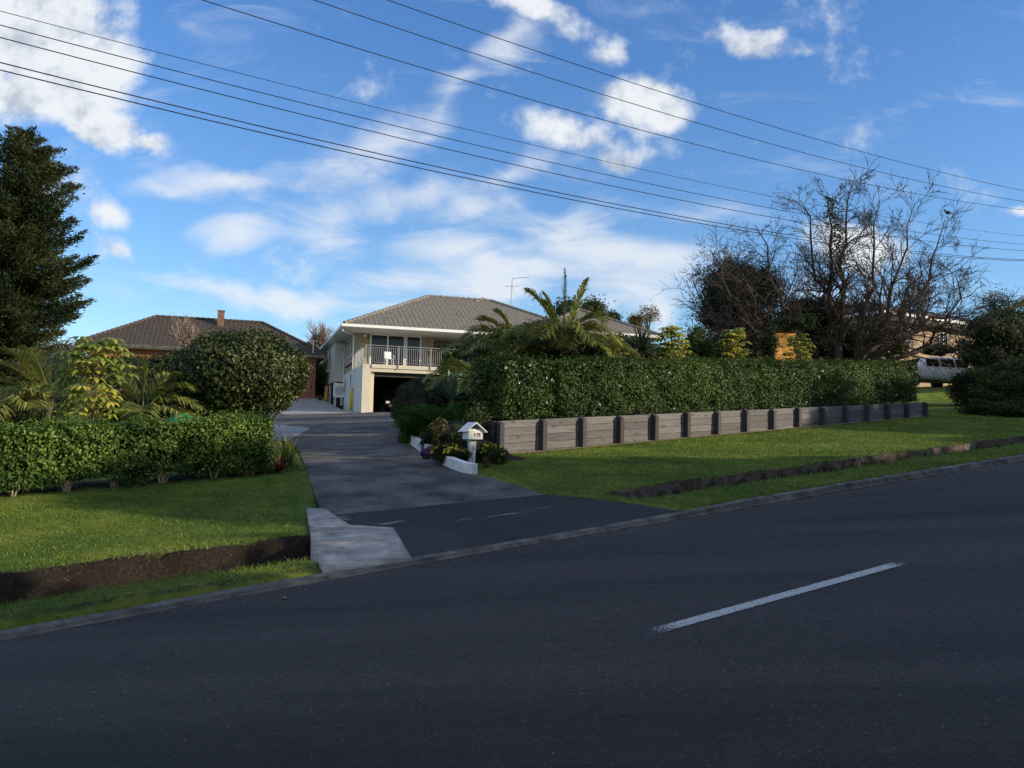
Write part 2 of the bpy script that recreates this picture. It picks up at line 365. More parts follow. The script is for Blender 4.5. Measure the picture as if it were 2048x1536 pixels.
def core_sphere(c, R, seed, n=20, m=12, sc=.8, amp=.12):
    th = np.linspace(0, pi, m+1); ph = np.linspace(0, 2*pi, n, endpoint=False)
    T, Ph = np.meshgrid(th, ph, indexing='ij'); u = np.stack([np.sin(T)*np.cos(Ph), np.sin(T)*np.sin(Ph), np.cos(T)], -1).reshape(-1, 3)
    V = np.array(c)+u*np.array(R)*sc*lump(u, seed=seed, amp=amp)[:, None]
    F_ = [(i*n+j, (i+1)*n+j, (i+1)*n+(j+1) % n, i*n+(j+1) % n) for i in range(m) for j in range(n)]
    return V, np.array(F_)
def assemble(name, leafparts, cores, mats, parent=None, loc=(0, 0, 0)):
    """leafparts: list of (V,F,shade); cores: list of (V,F) -> material slot 1"""
    loc = np.asarray(loc, float)
    if parent is not None: loc = np.array(parent.matrix_basis.translation)
    Vs = []; T = []; Q = []; S = []; off = 0
    for V, F_, s in leafparts: Vs.append(V); T.append(F_+off); S.append(s); off += len(V)
    for V, F_ in cores: Vs.append(V); Q.append(F_+off); S.append(np.zeros(len(V))); off += len(V)
    Fq = [np.concatenate(T)] + ([np.concatenate(Q)] if Q else [])
    mi = np.concatenate([np.zeros(len(Fq[0]))]+([np.ones(len(Fq[1]))] if Q else []))
    me = raw_mesh(name, np.concatenate(Vs)-loc, Fq, np.concatenate(S), mi)
    return link(name, me, mats, parent, (0, 0, 0) if parent is not None else loc)

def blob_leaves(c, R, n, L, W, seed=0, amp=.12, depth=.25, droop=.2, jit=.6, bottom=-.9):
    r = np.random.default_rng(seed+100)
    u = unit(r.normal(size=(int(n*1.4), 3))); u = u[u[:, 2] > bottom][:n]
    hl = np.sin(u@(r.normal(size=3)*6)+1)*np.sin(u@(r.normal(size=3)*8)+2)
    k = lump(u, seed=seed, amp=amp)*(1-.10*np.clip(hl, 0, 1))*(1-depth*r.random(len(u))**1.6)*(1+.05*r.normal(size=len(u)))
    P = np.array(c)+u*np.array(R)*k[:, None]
    tone = r.beta(2, 2.4, len(u))*.75-.22*np.clip(hl, 0, 1)+.25*np.clip(.5+.6*np.sin(u@(r.normal(size=3)*7)), 0, 1)  # leaves in the hollows toned down, standing in for shade there
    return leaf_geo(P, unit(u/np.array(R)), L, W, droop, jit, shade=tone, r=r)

def shrub(name, px, py, Y, rx, rz_, m, n, L, W, label, cat='shrub', ry=None, seed=None, amp=.14, stems=True, group=None, depth=.3, bottom=-.95, jit=.7, core=True, extra=None, foliage='foliage'):
    """shrub whose crown is centred on the line through (px,py) at distance Y"""
    seed = seed if seed is not None else int(px*7+py) % 997
    c = at(px, py, Y); g = G(c[0], c[1]); ry = ry or rx
    root = thing(name, (c[0], c[1], g), label, cat, group)
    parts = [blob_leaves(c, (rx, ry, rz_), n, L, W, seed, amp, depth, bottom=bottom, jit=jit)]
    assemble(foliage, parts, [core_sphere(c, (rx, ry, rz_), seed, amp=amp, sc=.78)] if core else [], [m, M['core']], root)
    if stems:
        b = MB(); r = random.Random(seed)
        for k in range(4):
            a = r.uniform(0, 6.28); e = (c[0]+rx*.4*cos(a), c[1]+ry*.4*sin(a), c[2])
            b.tube([(c[0]+.06*cos(a), c[1]+.06*sin(a), g-.1), ((c[0]+e[0])/2+.03, (c[1]+e[1])/2, (g+c[2])/2), e], [.05*rx, .035*rx, .015*rx], 5)
        b.build('stem', M['bark_dark'], root)
    if extra: extra(root, c, seed)
    return root

# ------------------------------------------------------------------ world: sky + clouds
def build_world():
    w = bpy.data.worlds.new('World'); scene.world = w; w.use_nodes = True
    t = w.node_tree; N = t.nodes; l = t.links.new
    bg = N['Background']; bg.inputs[1].default_value = SKY
    sky = N.new('ShaderNodeTexSky'); sky.sky_type = 'NISHITA'; sky.sun_disc = False
    sky.sun_elevation = SUN_EL; sky.sun_rotation = SUN_ROT; sky.air_density = 1.0; sky.dust_density = .3; sky.ozone_density = 2.5; sky.altitude = 100
    tc = N.new('ShaderNodeTexCoord'); sep = N.new('ShaderNodeSeparateXYZ'); l(tc.outputs['Generated'], sep.inputs[0])
    def math_(op, a, b=None, c=None, clamp=False):
        m = N.new('ShaderNodeMath'); m.operation = op; m.use_clamp = clamp
        for i, v in enumerate((a, b, c)):
            if v is None: continue
            if isinstance(v, (int, float)): m.inputs[i].default_value = v
            else: l(v, m.inputs[i])
        return m.outputs[0]
    y = math_('MAXIMUM', math_('ABSOLUTE', sep.outputs[1]), .05)
    u = math_('DIVIDE', sep.outputs[0], y); v = math_('DIVIDE', sep.outputs[2], y)
    cb = N.new('ShaderNodeCombineXYZ'); l(u, cb.inputs[0]); l(v, cb.inputs[1])
    wn = N.new('ShaderNodeTexNoise'); wn.inputs['Scale'].default_value = 5; wn.inputs['Detail'].default_value = 5; l(cb.outputs[0], wn.inputs['Vector'])
    w1 = N.new('ShaderNodeVectorMath'); w1.operation = 'SUBTRACT'; l(wn.outputs['Color'], w1.inputs[0]); w1.inputs[1].default_value = (.5, .5, .5)
    w2 = N.new('ShaderNodeVectorMath'); w2.operation = 'SCALE'; l(w1.outputs[0], w2.inputs[0]); w2.inputs['Scale'].default_value = .15
    w3 = N.new('ShaderNodeVectorMath'); w3.operation = 'ADD'; l(cb.outputs[0], w3.inputs[0]); l(w2.outputs[0], w3.inputs[1])
    def uvpix(px, py):
        p = at(px, py, 1.0); return p[0], p[2]-CZ
    def blobs(lst):
        acc = None
        for px, py, rx, ry, ang, st_ in lst:
            uc, vc = uvpix(px, py)
            mp = N.new('ShaderNodeMapping'); mp.vector_type = 'TEXTURE'
            mp.inputs['Location'].default_value = (uc, vc, 0); mp.inputs['Rotation'].default_value = (0, 0, radians(ang)); mp.inputs['Scale'].default_value = (rx/F, ry/F, 1)
            l(w3.outputs[0], mp.inputs[0])
            g = N.new('ShaderNodeTexGradient'); g.gradient_type = 'QUADRATIC_SPHERE' if False else 'SPHERICAL'; l(mp.outputs[0], g.inputs[0])
            q = math_('MULTIPLY', g.outputs['Fac'], st_)
            acc = q if acc is None else math_('MAXIMUM', acc, math_('ADD', math_('MULTIPLY', acc, .55), q))
        return acc
    cum = blobs(CUMULUS); cir = blobs(CIRRUS)
    def noise(scale, detail, rough, stretch=None, rot=0, dist=0):
        n = N.new('ShaderNodeTexNoise'); n.inputs['Scale'].default_value = scale; n.inputs['Detail'].default_value = detail; n.inputs['Roughness'].default_value = rough; n.inputs['Distortion'].default_value = dist
        if stretch:
            mp = N.new('ShaderNodeMapping'); mp.inputs['Rotation'].default_value = (0, 0, rot); mp.inputs['Scale'].default_value = stretch; l(cb.outputs[0], mp.inputs[0]); l(mp.outputs[0], n.inputs['Vector'])
        else: l(cb.outputs[0], n.inputs['Vector'])
        return n.outputs[0]
    def mrange(x, a, b, c=0, d=1, smooth=True):
        m = N.new('ShaderNodeMapRange'); m.interpolation_type = 'SMOOTHSTEP' if smooth else 'LINEAR'
        l(x, m.inputs['Value'])
        for k, v in (('From Min', a), ('From Max', b), ('To Min', c), ('To Max', d)): m.inputs[k].default_value = v
        return m.outputs[0]
    n1 = noise(9, 10, .62); n2 = noise(5.5, 10, .60, (1, 3.0, 1), radians(-16), .8)
    dc = mrange(math_('ADD', cum, math_('MULTIPLY_ADD', n1, 2.3, -1.15)), .12, .80)
    di = mrange(math_('ADD', cir, math_('MULTIPLY_ADD', n2, 2.1, -1.05)), .05, 1.12)
    di = math_('MULTIPLY', di, .84)
    # unseen bright cloud added behind and above the camera to brighten and neutralise fill
    nb = noise(1.1, 6, .55); back = mrange(math_('MULTIPLY', sep.outputs[1], -1), -.12, .45)
    over = mrange(sep.outputs[2], .72, .95)
    bk = math_('MULTIPLY', math_('MAXIMUM', back, over), mrange(nb, .3, .55, .25, .68))
    dens = math_('MAXIMUM', math_('MAXIMUM', dc, di), bk)
    # cloud brightness: lit upper right, greyer where thick
    nsh = N.new('ShaderNodeTexNoise'); nsh.inputs['Scale'].default_value = 9; nsh.inputs['Detail'].default_value = 10; nsh.inputs['Roughness'].default_value = .62
    ms = N.new('ShaderNodeMapping'); ms.inputs['Location'].default_value = (.022, .030, 0); l(cb.outputs[0], ms.inputs[0]); l(ms.outputs[0], nsh.inputs['Vector'])
    shd = math_('ADD', .93, math_('MULTIPLY', math_('SUBTRACT', n1, nsh.outputs[0]), 1.5), None, True)
    thick = mrange(cum, .9, 1.9, 1.0, .86)
    br = math_('MAXIMUM', math_('MULTIPLY', shd, thick), math_('MULTIPLY', math_('SUBTRACT', 1, dc), .97))
    cc = N.new('ShaderNodeMix'); cc.data_type = 'RGBA'; cc.inputs[6].default_value = (*CLOUD_DK, 1); cc.inputs[7].default_value = (*CLOUD_LT, 1)
    l(mrange(br, .62, 1.0), cc.inputs[0])
    # deepen the blue of the clear sky a little with height, as the photo's camera does
    tint = N.new('ShaderNodeMix'); tint.data_type = 'RGBA'; tint.blend_type = 'MULTIPLY'; tint.inputs[0].default_value = 1
    l(sky.outputs[0], tint.inputs[6])
    tr = N.new('ShaderNodeValToRGB'); e = tr.color_ramp.elements
    e[0].position = .0; e[0].color = (*TINT0, 1); e[1].position = .42; e[1].color = (*TINT1, 1); l(sep.outputs[2], tr.inputs[0]); l(tr.outputs[0], tint.inputs[7])
    mx = N.new('ShaderNodeMix'); mx.data_type = 'RGBA'; l(dens, mx.inputs[0]); l(tint.outputs[2], mx.inputs[6]); l(cc.outputs[2], mx.inputs[7])
    l(mx.outputs[2], bg.inputs[0])

SKY = .155
SUN_EL = radians(16.5); SH = unit(np.array([.97, -.24])); SUN_ROT = atan2(SH[0], SH[1])
K = 1/SKY
CLOUD_DK = tuple(v*K for v in (.42, .50, .62)); CLOUD_LT = tuple(v*K for v in (.86, .90, .95))
TINT0 = (.95, 1.12, 1.25); TINT1 = (.70, 1.03, 1.42)
CUMULUS = [(40, 40, 300, 170, 0, 1.5), (90, 190, 230, 110, 0, 1.3), (240, 262, 160, 75, -25, 1.1), (345, 318, 60, 38, -20, .75), (210, 110, 130, 110, 0, .9),
           (1070, 25, 125, 65, -10, 1.15), (1198, 85, 65, 50, 0, .85), (920, 5, 90, 35, 0, .8), (1520, 60, 115, 55, 0, 1.0), (1550, 35, 50, 30, 0, .7),
           (1265, 195, 165, 75, -5, 1.2), (1330, 215, 70, 55, 0, .9), (1130, 262, 125, 55, -12, 1.0), (1225, 300, 70, 38, 0, .8), (1720, 480, 150, 70, -5, 1.2), (1500, 268, 50, 55, 0, .45),
           (2020, 430, 80, 28, 5, .7), (150, 385, 90, 55, 0, .6), (190, 450, 80, 50, -30, .65), (215, 523, 95, 30, -8, .75), (60, 420, 110, 90, 0, .8), (930, 20, 50, 25, 0, .5)]
CIRRUS = [(480, 385, 240, 50, -3, .9), (640, 345, 190, 65, 12, .85), (880, 215, 330, 65, 42, .75), (1010, 110, 190, 60, 38, .6), (470, 465, 130, 55, -5, .85), (640, 490, 130, 70, -25, .75),
          (820, 395, 210, 70, 18, .9), (960, 420, 220, 75, 25, .75), (900, 530, 190, 75, -5, 1.05), (1010, 570, 200, 55, -4, 1.15), (1130, 470, 280, 85, 8, .8), (1290, 520, 260, 80, 0, .9), (1280, 595, 220, 55, 0, .85),
          (1400, 440, 260, 70, -5, .6), (460, 572, 240, 30, -8, .8), (660, 610, 260, 36, -9, .95), (820, 590, 200, 40, 0, .8), (330, 400, 140, 30, 5, .5), (1650, 590, 200, 50, 0, .55), (1040, 330, 220, 40, 20, .7), (720, 290, 260, 60, 25, .5), (1340, 620, 60, 40, 0, .8)]
build_world()
sun_d = bpy.data.lights.new('sun', 'SUN'); sun_d.energy = 6.2; sun_d.angle = radians(.5); sun_d.color = (1, .84, .60)
sun = bpy.data.objects.new('sun', sun_d); COL.objects.link(sun)
S3 = Vector((SH[0]*cos(SUN_EL), SH[1]*cos(SUN_EL), sin(SUN_EL))); sun.rotation_euler = S3.to_track_quat('Z', 'Y').to_euler(); sun.location = (0, 0, 30)
scene.view_settings.view_transform = 'Standard'; scene.view_settings.look = 'None'; scene.view_settings.exposure = 0

# ------------------------------------------------------------------ terrain
def grid_axis(*segs):
    out = []
    for a, b, st_ in segs: out += list(np.arange(a, b, st_))
    out.append(segs[-1][1]); return np.array(out)
def build_ground():
    sa = grid_axis((-2500, -300, 200), (-300, -30, 15), (-30, -4, 2), (-4, 12, .1), (12, 32, .25), (32, 80, 1.5), (80, 300, 15), (300, 2500, 200))
    ta = grid_axis((-1500, -100, 150), (-100, -12, 8), (-12, 0, 1.5), (0, 7.4, .9), (7.4, 10.6, .075), (10.6, 15, .16), (15, 26, .4), (26, 70, 1.2), (70, 200, 10), (200, 2500, 200))
    S, T = np.meshgrid(sa, ta, indexing='ij'); Z = ground(S, T)
    n = rng.normal(size=Z.shape)
    Z = Z+np.where((T > 8.3) & (T < 30) & (S > -10) & (S < 32), .008*n, 0)
    Z = np.where((T < 7.62) & (T > .5), Z-.12, Z)           # the road bed lies over it
    L, R = drive_mask(S, T)
    Z = np.where((S > L+np.where(T < 11, .03, .1)) & (S < R-.1) & (T > 7) & (T < 40), Z-.06, Z)
    X, Y = to_xy(S, T)
    ns, nt_ = S.shape; idx = np.arange(ns*nt_).reshape(ns, nt_)
    Fq = np.stack([idx[:-1, :-1], idx[1:, :-1], idx[1:, 1:], idx[:-1, 1:]], -1).reshape(-1, 4)
    me = raw_mesh('ground', np.stack([X, Y, Z], -1).reshape(-1, 3), [Fq])
    # bare earth: ditch banks, beds, under the hedges
    wb = .05*np.sin(S*1.3)+.04*np.sin(S*3.1+1); near_e = np.where(S < 6, 8.2, 8.66)+wb*.6; far_e = np.where(S < 6, 9.42, 9.55)+wb
    so = sm(near_e, near_e+.12, T)*(1-sm(far_e-.1, far_e+.06, T))
    so = np.where(S < 6, so, so*sm(8.6, 9.0, S))
    so = np.maximum(so, .35*np.exp(-((T-far_e-.1)/.25)**2)); so = np.maximum(so, .42*np.exp(-((T-7.75)/.12)**2))
    so = np.maximum(so, sm(14.05, 14.3, T)*(1-sm(22, 24, T))*np.where((S > R-.3) & (S < 26.9), 1, 0))
    so = np.maximum(so, sm(12.9, 13.5, T)*(T < 32)*((S > R) & (S < 10.4+np.maximum(0, T-20)*.4)))
    so = np.maximum(so, .85*np.exp(-((T-14.75)/.6)**2)*(S < 5.9))
    a = me.attributes.new('soil', 'FLOAT', 'POINT'); a.data.foreach_set('value', so.ravel().astype(np.float32))
    me.polygons.foreach_set('use_smooth', [True]*len(me.polygons))
    o = link('ground', me, M['lawn']); tag(o, kind='structure'); return o
build_ground()

def sheet(name, L, R, m, off, nx=14, kind='structure', zf=None, thick=0):
    """strip draped over the ground between two edge polylines in plan (lists of (x,y))"""
    L = np.array(L, float); R = np.array(R, float)
    rows = []
    for i in range(len(L)-1):
        d = max(np.linalg.norm(L[i+1]-L[i]), np.linalg.norm(R[i+1]-R[i])); k = max(2, int(d/.5))
        for j in range(k): f = j/k; rows.append((L[i]*(1-f)+L[i+1]*f, R[i]*(1-f)+R[i+1]*f))
    rows.append((L[-1], R[-1]))
    V = []; f = np.linspace(0, 1, nx+1)
    for a, b in rows:
        p = a[None]*(1-f[:, None])+b[None]*f[:, None]; s, t = to_st(p[:, 0], p[:, 1])
        z = (zf(s, t) if zf else base_h(s, t))+off
        V.append(np.stack([p[:, 0], p[:, 1], z], 1))
    V = np.array(V); nr = len(V); idx = np.arange(nr*(nx+1)).reshape(nr, nx+1)
    Fq = np.stack([idx[:-1, :-1], idx[:-1, 1:], idx[1:, 1:], idx[1:, :-1]], -1).reshape(-1, 4)
    VV = V.reshape(-1, 3); FF = [Fq]
    if thick:   # hanging skirt all round
        loop = np.concatenate([idx[0, :], idx[1:, -1], idx[-1, -2::-1], idx[-2:0:-1, 0]])
        low = VV[loop]-np.array([0, 0, thick]); k0 = len(VV); VV = np.concatenate([VV, low]); m_ = len(loop)
        FF = [np.concatenate([Fq, np.array([(loop[i], k0+i, k0+(i+1) % m_, loop[(i+1) % m_]) for i in range(m_)])])]
    me = raw_mesh(name, VV, FF); o = link(name, me, m); tag(o, kind=kind); return o
# road surface
def road_z(s, t): return slope_s(s)+.05*(1-((np.clip(t, .4, 7.6)-4)/3.6)**2)
sa = grid_axis((-600, -60, 60), (-60, -8, 4), (-8, 40, .5), (40, 120, 4), (120, 600, 60)); ta = np.linspace(.35, 7.4, 15)
S, T = np.meshgrid(sa, ta, indexing='ij'); X, Y = to_xy(S, T); idx = np.arange(S.size).reshape(S.shape)
me = raw_mesh('road', np.stack([X, Y, road_z(S, T)-.0], -1).reshape(-1, 3), [np.stack([idx[:-1, :-1], idx[1:, :-1], idx[1:, 1:], idx[:-1, 1:]], -1).reshape(-1, 4)])
tag(link('road', me, M['road']), kind='structure')
# centre line dash (3 m), edges broken up
def line_mat():
    nt = NT('worn_road_paint'); tc = nt.n('ShaderNodeTexCoord'); o = tc.outputs['Object']
    v = nt.n('ShaderNodeTexVoronoi', Scale=95); nt.l(o, v.inputs['Vector'])
    uv = nt.n('ShaderNodeUVMap'); sp = nt.n('ShaderNodeSeparateXYZ'); nt.l(uv.outputs[0], sp.inputs[0])
    n = nt.n('ShaderNodeTexNoise', Scale=60, Detail=6); nt.l(o, n.inputs['Vector'])
    # paint wears away toward both ends (u) and edges (v)
    def m_(op, a, b):
        q = nt.n('ShaderNodeMath', operation=op)
        for i, x in enumerate((a, b)):
            if isinstance(x, (int, float)): q.inputs[i].default_value = x
            else: nt.l(x, q.inputs[i])
        return q.outputs[0]
    eu = m_('MINIMUM', m_('MULTIPLY', sp.outputs[0], 5.5), m_('MULTIPLY', m_('SUBTRACT', 1, sp.outputs[0]), 9))
    ev = m_('MULTIPLY', m_('MINIMUM', sp.outputs[1], m_('SUBTRACT', 1, sp.outputs[1])), 6)
    e = m_('MINIMUM', m_('MINIMUM', eu, ev), 1)
    f = m_('ADD', m_('ADD', e, m_('MULTIPLY', n.outputs[0], 1.3)), m_('MULTIPLY', v.outputs['Distance'], -.7))
    mr = nt.n('ShaderNodeMapRange'); mr.inputs['From Min'].default_value = .86; mr.inputs['From Max'].default_value = 1.18; nt.l(f, mr.inputs['Value'])
    nt.b.inputs['Base Color'].default_value = (.42, .43, .43, 1); nt.b.inputs['Roughness'].default_value = .8
    tr = nt.n('ShaderNodeBsdfTransparent'); mx = nt.n('ShaderNodeMixShader'); nt.l(mr.outputs[0], mx.inputs[0]); nt.l(tr.outputs[0], mx.inputs[1]); nt.l(nt.b.outputs[0], mx.inputs[2]); nt.l(mx.outputs[0], nt.out.inputs[0])
    return nt.m
M['line'] = line_mat()
M['patch'] = line_mat(); M['patch'].name = 'worn_concrete_patch'
for n_ in M['patch'].node_tree.nodes:
    if n_.type == 'MATH' and n_.operation == 'MULTIPLY' and abs(n_.inputs[1].default_value-5.5) < .01: n_.inputs[1].default_value = 2.2
    if n_.type == 'MATH' and n_.operation == 'MULTIPLY' and abs(n_.inputs[1].default_value-9) < .01: n_.inputs[1].default_value = 2.2
    if n_.type == 'MATH' and n_.operation == 'MULTIPLY' and abs(n_.inputs[1].default_value-6) < .01: n_.inputs[1].default_value = 2.4
    if n_.type == 'TEX_NOISE': n_.inputs['Scale'].default_value = 7
    if n_.type == 'MAP_RANGE': n_.inputs['From Min'].default_value = .95; n_.inputs['From Max'].default_value = 1.5
    if n_.type == 'BSDF_PRINCIPLED': n_.inputs['Base Color'].default_value = (.26, .255, .24, 1)
def dash(s0, s1, t0, w, name='road_marking'):
    n = 16; V = []
    for k in range(n+1):
        s = s0+(s1-s0)*k/n
        for t in (t0-w/2, t0+w/2):
            x, y = to_xy(s, t); V.append((x, y, float(road_z(s, t))+.005))
    Fq = np.array([(2*k, 2*k+2, 2*k+3, 2*k+1) for k in range(n)]); me = raw_mesh(name, np.array(V), [Fq])
    uvl = me.uv_layers.new(name='UVMap'); uv = []
    for k in range(n): uv += [(k/n, 0), ((k+1)/n, 0), ((k+1)/n, 1), (k/n, 1)]
    uvl.data.foreach_set('uv', np.array(uv).ravel()); tag(link(name, me, M['line']), kind='structure')
for k in range(-1, 6): dash(3.85+10*k, 7.35+10*k, 4.0, .15)

# earth and stone face of the drain on the far side, right of the crossing
bank = MB()
for k in range(190):
    s0_, s1_ = 9.0+.2*k, 9.2+.2*k
    q = []
    for s_ in (s0_, s1_):
        wv = .05*sin(s_*1.3)+.04*sin(s_*3.1+1); tt = 9.485+wv; zt = float(ground(s_, 9.75+wv)); dp = .05+.27*float(sm(9, 10.5, s_))
        j_ = .02*sin(s_*17)+.012*sin(s_*41+1)
        q.append([W3(s_, tt-.07+j_, zt-dp-.06), W3(s_, tt-.03+j_*.5, zt-dp*.4), W3(s_, tt+.0, zt-.012), W3(s_, tt+.03, zt-.014), W3(s_, tt+.13, zt-dp-.06)])
    bank.hull(q[0], q[1])
M['bank'] = mat('stony_earth_face', (.022, .016, .012), .95, .5, 6, .9, 30, c2=(.13, .10, .073), detail=10)
tag(bank.build('drain_edging', M['bank']), kind='structure')

# kerb, a low battered concrete edge, in cast lengths
kp = [(-60, 7.3), (-8, 7.2), (0, 7.24), (3.5, 7.47), (8.3, 7.5), (12, 7.55), (18, 7.5), (60, 7.5), (200, 7.5)]
b = MB(); s = -60.0; gaps = 0
while s < 200:
    ln = 2.4 if -6 < s < 40 else 6; e = s+ln-.008
    pr = []
    for q in (s, e):
        t0 = float(np.interp(q, [p[0] for p in kp], [p[1] for p in kp])); low = .3+.7*float(sm(8.2, 9.6, q))
        h = .016+.056*low; zr = float(road_z(q, 7.4)); ln_ = []
        for dt, dz in ((-.06, -.05), (-.055, .004), (-.02, .01), (0, h), (.13, h+.004), (.155, h-.004), (.155, -.1)):
            x, y = to_xy(q, t0+dt); ln_.append((x, y, zr+dz+random.uniform(-.0015, .0015)))
        pr.append(ln_)
    b.hull(pr[0], pr[1]); s += ln
o = b.build('kerb', M['concrete_dk']); tag(o, kind='structure')

# driveway, crossing, aprons
XY = lambda px, py: tuple(hit(px, py)[:2])
dl = [XY(646, 1036), XY(632, 1000), XY(619, 960), XY(607, 925), XY(600, 905), (-5.6, 22), (-8.2, 27), (-11.5, 35), (-13.5, 42), (-14.2, 48.2)]
dr = [XY(1086, 992), XY(1040, 974), XY(985, 958), XY(940, 948), (-1.2, 15.9), (-2.1, 19.9), (-2.6, 23.5), (-3.1, 29), (-3.6, 41), (-4.4, 51.2)]
sheet('driveway', dl, dr, M['drive'], .012)
pl = [(-14.2, 48.25), (-14.8, 54), (-16.2, 60), (-19, 68)]; pr_ = [(-4.4, 51.25), (-4.6, 53), (-10.2, 59.5), (-13.5, 68)]
pl = [(-14.2, 48.2), (-14.6, 52), (-16.2, 60), (-19, 68)]; pr_ = [(-8.9, 49.8), (-9.0, 50.4), (-10.9, 58), (-13.4, 66)]
sheet('concrete_yard', pl, pr_, M['pad'], .016)
sheet('garage_threshold', [(-14.2, 47.6), (-14.2, 48.3)], [(-3.8, 50.75), (-3.8, 51.5)], M['pad'], .03, nx=20)
sheet('side_path', [XY(548, 850), XY(545, 882)], [XY(622, 858), XY(575, 884)], M['pad'], .022, nx=6)
cl = [to_xy(4.52, 7.625), XY(787, 1064), XY(682, 1052), XY(650, 1034)]; cr = [to_xy(8.5, 7.65), XY(1330, 1014), XY(1240, 1003), XY(1092, 991)]
sheet('driveway_crossing', cl, cr, M['crossing'], .016, nx=24)
ap_l = [XY(647, 1152), XY(628, 1108), XY(617, 1052), XY(613, 1022)]; ap_r = [XY(824, 1126), XY(787, 1063), XY(700, 1057), XY(651, 1024)]
sheet('concrete_apron', ap_l, ap_r, M['concrete'], .04, nx=10, thick=.62)
def patch(px, py, rx, ry, ang, name='worn_patch'):
    c = hit(px, py); V = []; n = 10
    e = np.array([cos(ang), sin(ang)]); f = np.array([-sin(ang), cos(ang)])
    for i in range(n+1):
        for j in range(n+1):
            q = c[:2]+e*rx*(2*i/n-1)+f*ry*(2*j/n-1); V.append((q[0], q[1], float(base_h(*to_st(*q)))+.024))
    idx = np.arange((n+1)**2).reshape(n+1, n+1); me = raw_mesh(name, np.array(V), [np.stack([idx[:-1, :-1], idx[1:, :-1], idx[1:, 1:], idx[:-1, 1:]], -1).reshape(-1, 4)])
    uvl = me.uv_layers.new(name='UVMap'); li = np.zeros(len(me.loops), np.int32); me.loops.foreach_get('vertex_index', li)
    uvl.data.foreach_set('uv', np.stack([(li//(n+1))/n, (li % (n+1))/n], 1).ravel()); tag(link(name, me, M['patch']), kind='structure')
patch(782, 1050, .42, .17, .55); patch(745, 1062, .3, .12, .2); patch(1020, 1032, 1.0, .09, .64); patch(930, 1043, .5, .05, .64); patch(1080, 1021, .3, .07, .64)
patch(680, 1040, .25, .3, .3)

# ------------------------------------------------------------------ grass blades
def build_grass():
    n = 230000; r = np.random.default_rng(3)
    # denser near the camera
    s = r.uniform(-3.5, 30, n*2); t = r.uniform(7.68, 14.9, n*2); x, y = to_xy(s, t)
    keep = (r.random(n*2) < np.clip(11/y, 0, 1)**1.2) & (y > 5) & (np.abs(x/y) < .66)
    L, R = drive_mask(s, t)
    keep &= ~((s > L-.12) & (s < R+.12))
    wb = .05*np.sin(s*1.3)+.04*np.sin(s*3.1+1); near_e = np.where(s < 6, 8.22, 8.66)+wb*.6; far_e = np.where(s < 6, 9.37, 9.53)+wb
    cyc = np.where(s < 6, 1, sm(8.6, 9.2, s)); dit = (t > near_e) & (t < far_e+.03*r.normal(size=n*2)) & (r.random(n*2) < cyc*.985); keep &= ~dit
    keep &= ~((t > 14.0) & (s > 10.1)); keep &= ~((t > 12.9) & (s > 8.3) & (s < 10.3)); keep &= ~((t > 13.6) & (s < 6) & (r.random(n*2) < .8))
    s, t, x, y = s[keep], t[keep], x[keep], y[keep]; z = ground(s, t); n = len(s)
    wb = .05*np.sin(s*1.3)+.04*np.sin(s*3.1+1); near_e = np.where(s < 6, 8.22, 8.66)+wb*.6; far_e = np.where(s < 6, 9.37, 9.53)+wb
    edge = np.exp(-np.abs(t-far_e)/.12)+np.exp(-np.abs(t-near_e)/.1)+1.2*np.exp(-np.abs(t-13.9)/.1)*(s > 10)*(np.sin(s*5)+np.sin(s*13) > 0)
    h = r.uniform(.012, .032, n)*(1+2.0*np.minimum(edge, 1)*r.random(n)); a = r.uniform(0, 2*pi, n); w = r.uniform(.0025, .005, n)*np.clip(y/9, 1, 2.2)
    lean = r.normal(size=(n, 2))*h[:, None]*.8
    P = np.stack([x, y, z], 1); d = np.stack([np.cos(a)*w, np.sin(a)*w, np.zeros(n)], 1)
    V = np.stack([P-d, P+d, P+np.concatenate([lean, h[:, None]], 1)], 1).reshape(-1, 3)
    patch = .5+.25*np.sin(x*1.7+np.sin(y*2.3))+.2*np.sin(y*3.1+x*.7+1)
    sh = np.clip(r.beta(2, 2.5, n)*.6+patch*.3+.35*edge*r.random(n)*(t > far_e-.2), 0, 1)
    sh = np.where(r.random(n) < .02, 1, sh)
    me = raw_mesh('grass', V, [np.arange(3*n).reshape(n, 3)], np.repeat(sh, 3))
    tag(link('grass', me, M['blade']), 'short mown green grass on the verges and sloping lawns', 'grass', kind='stuff')
build_grass()

def grit():
    r = np.random.default_rng(77); n = 1500; s = r.uniform(-2, 22, n); t = 7.38-np.abs(r.normal(size=n))*.16; m_ = r.random(n) < .2; t = np.where(m_, r.uniform(.8, 7.3, n), t)
    x, y = to_xy(s, t); z = road_z(s, t); k = (y > 4) & (np.abs(x/y) < .62); x, y, z = x[k], y[k], z[k]; n = len(x); V = []; Fq = []
    a = r.uniform(.003, .009, n); base = np.array([[1, 0, 0], [-.5, .87, 0], [-.5, -.87, 0], [0, 0, .8]])
    V = (np.stack([x, y, z], 1)[:, None]+base[None]*a[:, None, None]*r.uniform(.7, 1.3, (n, 4, 3))).reshape(-1, 3); i = np.arange(n)[:, None]*4
    me = raw_mesh('gravel', V, [np.concatenate([i+np.array([[0, 1, 3]]), i+np.array([[1, 2, 3]]), i+np.array([[2, 0, 3]])])])
    tag(link('gravel', me, mat('loose_chip', (.16, .15, .14), .9, .4, 30)), 'loose grey grit scattered on the road along the kerb', 'gravel', kind='stuff')
grit()

